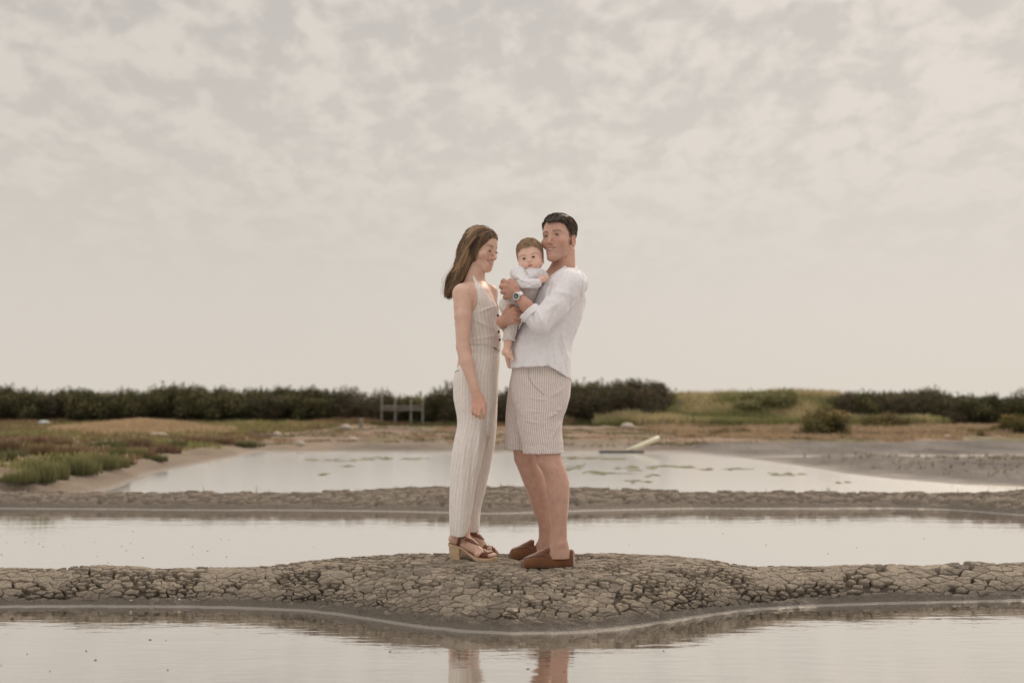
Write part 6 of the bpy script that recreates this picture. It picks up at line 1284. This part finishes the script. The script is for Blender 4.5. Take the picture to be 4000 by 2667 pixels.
def long_strands(n, seed, k=18, jit=4.0, off=1.5, rad=1.1, fly=False):
    rng = np.random.default_rng(seed); g = rng.uniform(0, 4, n); gi = np.clip(g.astype(int), 0, 3); gf = (g - gi)[:, None, None]; path = G[gi] * (1 - gf) + G[gi + 1] * gf; s = np.linspace(0, 8, k); s0 = np.clip(s.astype(int), 0, 7)
    # catmull-rom along each guide
    p1, p2 = path[:, s0], path[:, s0 + 1]; p0 = path[:, np.maximum(s0 - 1, 0)]; p3 = path[:, np.minimum(s0 + 2, 8)]; t = (s - s0)[None, :, None]
    P = .5 * (2 * p1 + (p2 - p0) * t + (2 * p0 - 5 * p1 + 4 * p2 - p3) * t**2 + (3 * p1 - p0 - 3 * p2 + p3) * t**3)
    tt = np.linspace(0, 1, k)[None, :, None]; ph = rng.uniform(0, 6.28, (n, 1, 1)); clumpn = np.floor(g * 7 + rng.normal(0, .25, n)) ; cph = _h(clumpn.astype(int), np.zeros(n, int), np.zeros(n, int), 3)[:, None, None] * 6.28
    P = P + np.concatenate([np.sin(tt * 12 + cph * .5 + g[:, None, None] * 1.2) * 11.0 * tt ** 1.2 + np.sin(tt * 17 + ph) * jit * .5 * tt, np.cos(tt * 11 + cph) * 4.0 * tt], 2) + rng.normal(0, 1, (n, 1, 2)) * jit * (.35 + tt * .9)
    if fly: P = P + np.concatenate([-rng.uniform(4, 26, (n, 1, 1)) * tt ** 1.5 * rng.choice([1, 1, -.4], (n, 1, 1)), rng.normal(0, 6, (n, 1, 1)) * tt], 2)
    ln = rng.uniform(.75, 1.02, n) if not fly else rng.uniform(.5, 1.05, n); 
    x = P[..., 0] - 2000; u = 2200 - P[..., 1]; x, u = x * 1.004, u
    dd = surf_d(hair_or_skin, x.ravel(), u.ravel(), d0=-110, d1=30, it=26).reshape(n, k); lift = rng.uniform(-1.0, off, (n, 1)) + 4.5 * (_h(clumpn.astype(int), clumpn.astype(int) * 0 + 5, clumpn.astype(int) * 0, 9)[:, None]) * np.sin(np.pi * tt[..., 0]) + 2.5 * np.sin(tt[..., 0] * 12 + cph[..., 0]); dd = dd - lift
    for _ in range(2): dd[:, 1:-1] = (dd[:, :-2] + dd[:, 1:-1] * 2 + dd[:, 2:]) / 4
    path = np.stack([x, dd, u], -1); cl = _h(clumpn.astype(int) * 3, np.zeros(n, int), np.zeros(n, int), 5)[:, None]; mixv = np.clip(cl * .75 + rng.random((n, 1)) * .45, 0, 1) ** 2.3
    cols = np.array([0.034, 0.020, 0.012]) * (1 - mixv) + np.array([0.55, 0.35, 0.19]) * mixv
    return path, rad * rng.uniform(.6, 1.25, n), cols
p, r, c = long_strands(3200, 3, rad=.9); o = strands('hair_strands', p, r, wom, M_HAIR, c); o.parent = whobj; o.location = (0, 0, 0)
p, r, c = long_strands(170, 8, fly=True, rad=.5); o = strands('loose_hairs', p, r, wom, M_HAIR, c); o.parent = whobj; o.location = (0, 0, 0)
# ================================================================== the baby
FS[:] = [1.0147, 57.3, -8.8]
bab = empty('person', tuple(toworld(Lp(2030, 1230, -60)[None])[0])); tag(bab, 'baby in white shirt and pale trousers held against the man, looking at the camera', 'person')
HB_ = Head(head_frame(-9, 2, 9), 1.0, (0, 6.8, 0), Lp(2066, 1010, -112))
def baby_face(h):
    F = h.F; A = F.add
    A(ellip((0, -.6, 3.4), (6.4, 7.7, 6.9)), 1); A(ellip((0, 1.2, -1.2), (5.9, 5.6, 5.9)), 2)
    for s in (-1, 1): A(ellip((3.3 * s, 3.9, -3.5), (2.7, 2.5, 2.4)), 1.6); F.sub(ellip((2.4 * s, 7.6, -.15), (1.3, 1.0, .8)), .8); A(ellip((2.42 * s, 5.75, -.1), (1.15, 1.0, .95)), .3)
    A(ellip((0, 4.8, -6.1), (1.9, 1.6, 1.3)), 1.6); A(ellip((0, 5.6, -3.9), (2.2, 1.4, 1.5)), 1.2); A(rcone((0, 6.4, -.4), (0, 7.3, -1.7), .42, .62), .6)
    for s in (-1, 1): A(ellip((.72 * s, 6.9, -2.0), (.5, .55, .42)), .35); F.sub(ellip((.42 * s, 7.2, -2.45), (.22, .35, .2)), .15)
baby_face(HB_); mouth(HB_, z=-4.05, w=1.6, y=6.95, up=.25, op=.27, lip=.22); ears(HB_, s_=.62, x=6.0, y=-.6, z=-1.2)
bb = Field(); bb.add(HB_.prim(), 5); bb.add(rcone(Lp(2070, 1040, -60), Lp(2070, 1085, -60), 28, 34), 12)
BT = Loft([(1062, 2040, 2105, -62, 45), (1085, 2012, 2112, -62, 62), (1120, 2000, 2110, -60, 66), (1160, 1990, 2100, -58, 66), (1200, 1965, 2080, -55, 66), (1235, 1962, 2060, -50, 58)])
bb.add((lambda P: BT(P) + 5, BT.c, BT.R), 8)
HND = Lp(2118, 1097, -142); bb.add(rcone(Lp(2030, 1085, -115), Lp(2050, 1118, -140), 20, 18), 6); bb.add(rcone(Lp(2050, 1118, -140), Lp(2100, 1108, -148), 17, 12), 5); bb.add(rcone(Lp(2100, 1108, -148), HND, 12, 12, ((0, 1, 0), .8)), 4)
for px, py, q, s in ((2130, 1084, 2136, 1078), (2134, 1090, 2142, 1086), (2132, 1097, 2140, 1095), (2128, 1103, 2135, 1103), (2114, 1086, 2119, 1079)): chain(bb, [HND, Lp(px, py, -142), Lp(q, s, -134)], (6.5, 5.2, 4.6), 1.8)
# near leg, folded at the knee and hanging; foot with curled toes
bb.add(rcone(Lp(2010, 1200, -75), Lp(1978, 1200, -85), 30, 24), 8); bb.add(rcone(Lp(1986, 1212, -80), Lp(1990, 1320, -78), 21, 18), 8); bb.add(rcone(Lp(1985, 1320, -78), Lp(1983, 1362, -78), 19.5, 14.5), 5)
bb.add(rcone(Lp(1978, 1376, -72), Lp(1990, 1392, -92), 15, 13), 6); bb.add(ellip(Lp(1972, 1384, -68), (13, 13, 13)), 5); bb.add(rcone(Lp(1986, 1384, -90), Lp(1994, 1398, -100), 13, 10), 5)
for i, (px, py) in enumerate(((1986, 1385), (1991, 1391), (1995, 1396), (1999, 1401), (2001, 1409))): bb.add(rcone(Lp(px, py, -104), Lp(px + 3, py + 4, -109), 4.4 + (i == 4) * 2, 3.8 + (i == 4) * 2), 1.5)
# far leg
bb.add(rcone(Lp(2010, 1215, -20), Lp(1997, 1310, 0), 24, 18), 8); bb.add(rcone(Lp(1995, 1310, 0), Lp(1985, 1385, 0), 18, 13), 5); bb.add(rcone(Lp(1982, 1392, 0), Lp(1990, 1436, -8), 13, 9), 5); bb.add(rcone(Lp(1990, 1436, -8), Lp(1993, 1443, -8), 7, 5), 2)
BBc = np.array([0.70, 0.46, 0.365])
figure_mesh('body', bb, (-55, -170, 745), (150, 40, 1290), 2.0, M_SKIN, bab, fine=(1125, 1290, 1.25), colour=lambda V: face_tint(HB_, BBc, V, lips=(0.62, 0.28, 0.23), flush=(0.70, 0.34, 0.27), brow=((0.28, 0.16, 0.10), 1.25, .26), fl=.35) * (1 + .05 * fbm(V[:, 0] / 12, V[:, 2] / 12, o=2))[:, None])
for s in (1, -1):
    eye_obj(HB_, bab, s, (-.05, .0), open_=.42, r=.80, c=(2.42, 5.85, -.1), iris=(0.035, 0.02, 0.012), wid=1.0); lash_obj(HB_, bab, s, .38, c=(2.42, 5.85, -.1), wid=1.02, r=1.16, th=.12)
bs = Field(); bs.add((lambda P: BT(P) - 1, BT.c, BT.R), 6); bs.add(rcone(Lp(2022, 1072, -100), Lp(2048, 1118, -142), 30, 27), 8); bs.add(rcone(Lp(2048, 1118, -142), Lp(2100, 1112, -150), 27, 18), 7); bs.add(rcone(Lp(2070, 1062, -62), Lp(2075, 1075, -80), 38, 36), 8)
bs.add(rcone(Lp(2110, 1080, -100), Lp(2125, 1090, -60), 26, 24), 10)
bs.mod(folds([((2010, 1085), (2060, 1125), 7, 4), ((2000, 1105), (2075, 1100), 5, -3), ((2055, 1140), (2095, 1120), 6, 3), ((2030, 1110), (2085, 1135), 5, -2.5), ((2085, 1065), (2100, 1100), 6, 3)])); bs.mod(wrinkle(2.0, 14, 12, 43))
bs.sub(rcone(Lp(2068, 1040, -75), Lp(2068, 1064, -75), 38, 30), 2); bs.mod(hem(lambda P: 2200 - 1150 - P[:, 2])); ca = Lp(2106, 1110, -150); bs.mod(lambda P, d: np.where((P[:, 1] < -115) & (P[:, 0] > 60), np.maximum(d, P[:, 0] - 110 + .4 * (P[:, 2] - ca[2])), d))
M_BSH = cloth_mat('baby_white_cotton', (0.80, 0.78, 0.80), bump=.4, wr=18, trans=.12)
figure_mesh('shirt', bs, (-30, -190, 1030), (160, 20, 1180), 2.1, M_BSH, bab)
# ruffled collar
rngc = np.linspace(-2.6, 1.2, 50); cpts = [Lp(2068 + 36 * math.sin(t) + 2, 1071 + 5 * math.sin(t * 9) * .7 - 4 * math.sin(t), -78 - 34 * math.cos(t) + 4 * math.cos(t * 11)) for t in rngc]; tube_fig('frilled_collar', cpts, 4.2, M_BSH, bab, 7)
tr = Field(); tr.add((lambda P: np.maximum(BT(P) - 2.5, P[:, 2] - (2200 - 1135)), BT.c, BT.R), 6); tr.add(rcone(Lp(2012, 1198, -78), Lp(1985, 1198, -90), 42, 35), 12); tr.add(rcone(Lp(1985, 1200, -88), Lp(2000, 1270, -85), 32, 26), 8); tr.add(rcone(Lp(2000, 1265, -85), Lp(1987, 1335, -80), 27, 23), 6)
tr.add(rcone(Lp(2010, 1215, -20), Lp(1998, 1300, -5), 33, 25), 8)
tr.mod(folds([((1955, 1185), (2010, 1215), 6, -4), ((1960, 1170), (2000, 1190), 6, 3), ((1955, 1215), (1995, 1235), 5, 3), ((2000, 1280), (1985, 1330), 5, 3), ((2015, 1285), (2005, 1330), 4, -3)])); tr.mod(wrinkle(2.4, 13, 13, 53)); tr.mod(hem(lambda P: np.where(P[:, 1] < -40, 2200 - 1342 - P[:, 2] + .12 * (P[:, 0] + 20), 2200 - 1318 - P[:, 2])))
M_BTR = cloth_mat('baby_cream_cotton', (0.78, 0.71, 0.68), bump=.4, wr=18, trans=.15)
tro = figure_mesh('trousers', tr, (-65, -150, 850), (115, 30, 1075), 2.1, M_BTR, bab)
M_BGR = cloth_mat('baby_dungaree_grey', (0.64, 0.57, 0.55), bump=.4, wr=18, trans=.05)
bib = Field(); bib.add((lambda P: np.maximum(np.maximum(BT(P) - 4, (P[:, 2] - (2200 - 1138))), np.maximum(2200 - 1186 - P[:, 2], 48 - P[:, 0])), BT.c, BT.R), 1); bib.mod(wrinkle(1.5, 9, 9, 3)); figure_mesh('dungaree_bib', bib, (20, -150, 1000), (125, 30, 1080), 2.1, M_BGR, bab)
c = Lp(2064, 1150, 0); disc_obj('button', np.array([c[0], surf_d(bib, c[:1], c[2:])[0] - 1, c[2]]), np.array([0, -1.0, 0]), np.array([0, 0, 1.0]), 5, 1.5, M_STEEL, bab, 12, np.array(bab.location))
for pts in (((2044, 1062), (2052, 1078), (2060, 1092)), ((2100, 1062), (2108, 1080), (2110, 1095))):
    q = np.array([Lp(a_, b_, 0) for a_, b_ in pts]); t_ = np.linspace(0, 2, 12); cp = np.stack([np.interp(t_, np.arange(3), q[:, i]) for i in range(3)], -1); cp[:, 1] = surf_d(bs, cp[:, 0], cp[:, 2], off=1.0); tube_fig('strap', cp, 2.6, M_BGR, bab, 6)
# cuff at the ankle
cpz = ring(Lp(1987, 1333, -80), (0.1, 0, 1), 23.5, 23.5); tube_fig('rolled_hem', cpz, 4.2, M_BTR, bab, 7)
cranb = Field(); cranb.add(ellip((0, -.6, 3.4), (6.4, 7.7, 6.9)), 1); cranb.add(ellip((0, 1.2, -1.2), (5.9, 5.6, 5.9)), 2)
BTb = ([-9, -3, -1.6, -.4, 1.0, 2.5, 4.5, 6.5], [-6.5, -5.5, -3.5, -1.2, 1.4, 3.0, 4.6, 5.6])
def baby_hair(P):
    q = HB_.loc(P); x, y, z = q.T; th = .30 + .35 * sstep(3, 7, z) + .15 * np.sin(x * 2.2 + y); return np.maximum(cranb(q) - th, (hairline(y, BTb) - z + .4 * vnoise(x * 1.5, y * 1.5)) * .8) * HB_.k
bh = Field().add((baby_hair, HB_.o, 13 * HB_.k), 1)
ho = figure_mesh('hair', bh, HB_.o - 11.5 * HB_.k, HB_.o + 12 * HB_.k, 1.8, M_HAIR, bab, colour=hair_tint((0.30, 0.19, 0.11), 5, .35))
def baby_comb(q): x, y, z = q.T; fr = sstep(2, 5, z)[:, None]; return fr * np.array([.75, .15, -.2]) + (1 - fr) * np.array([.1, -.2, -1.0])
o = short_strands(HB_, bh, 1700, 14, baby_comb, 3.6, (0.36, 0.24, 0.14), .5, bab, lambda q: q[:, 2] > hairline(q[:, 1], BTb) + .2, hi=(.50, .36, .22), hif=.35, R0=np.array([7.4, 8.6, 8.2])); o.parent = ho; o.location = (0, 0, 0)
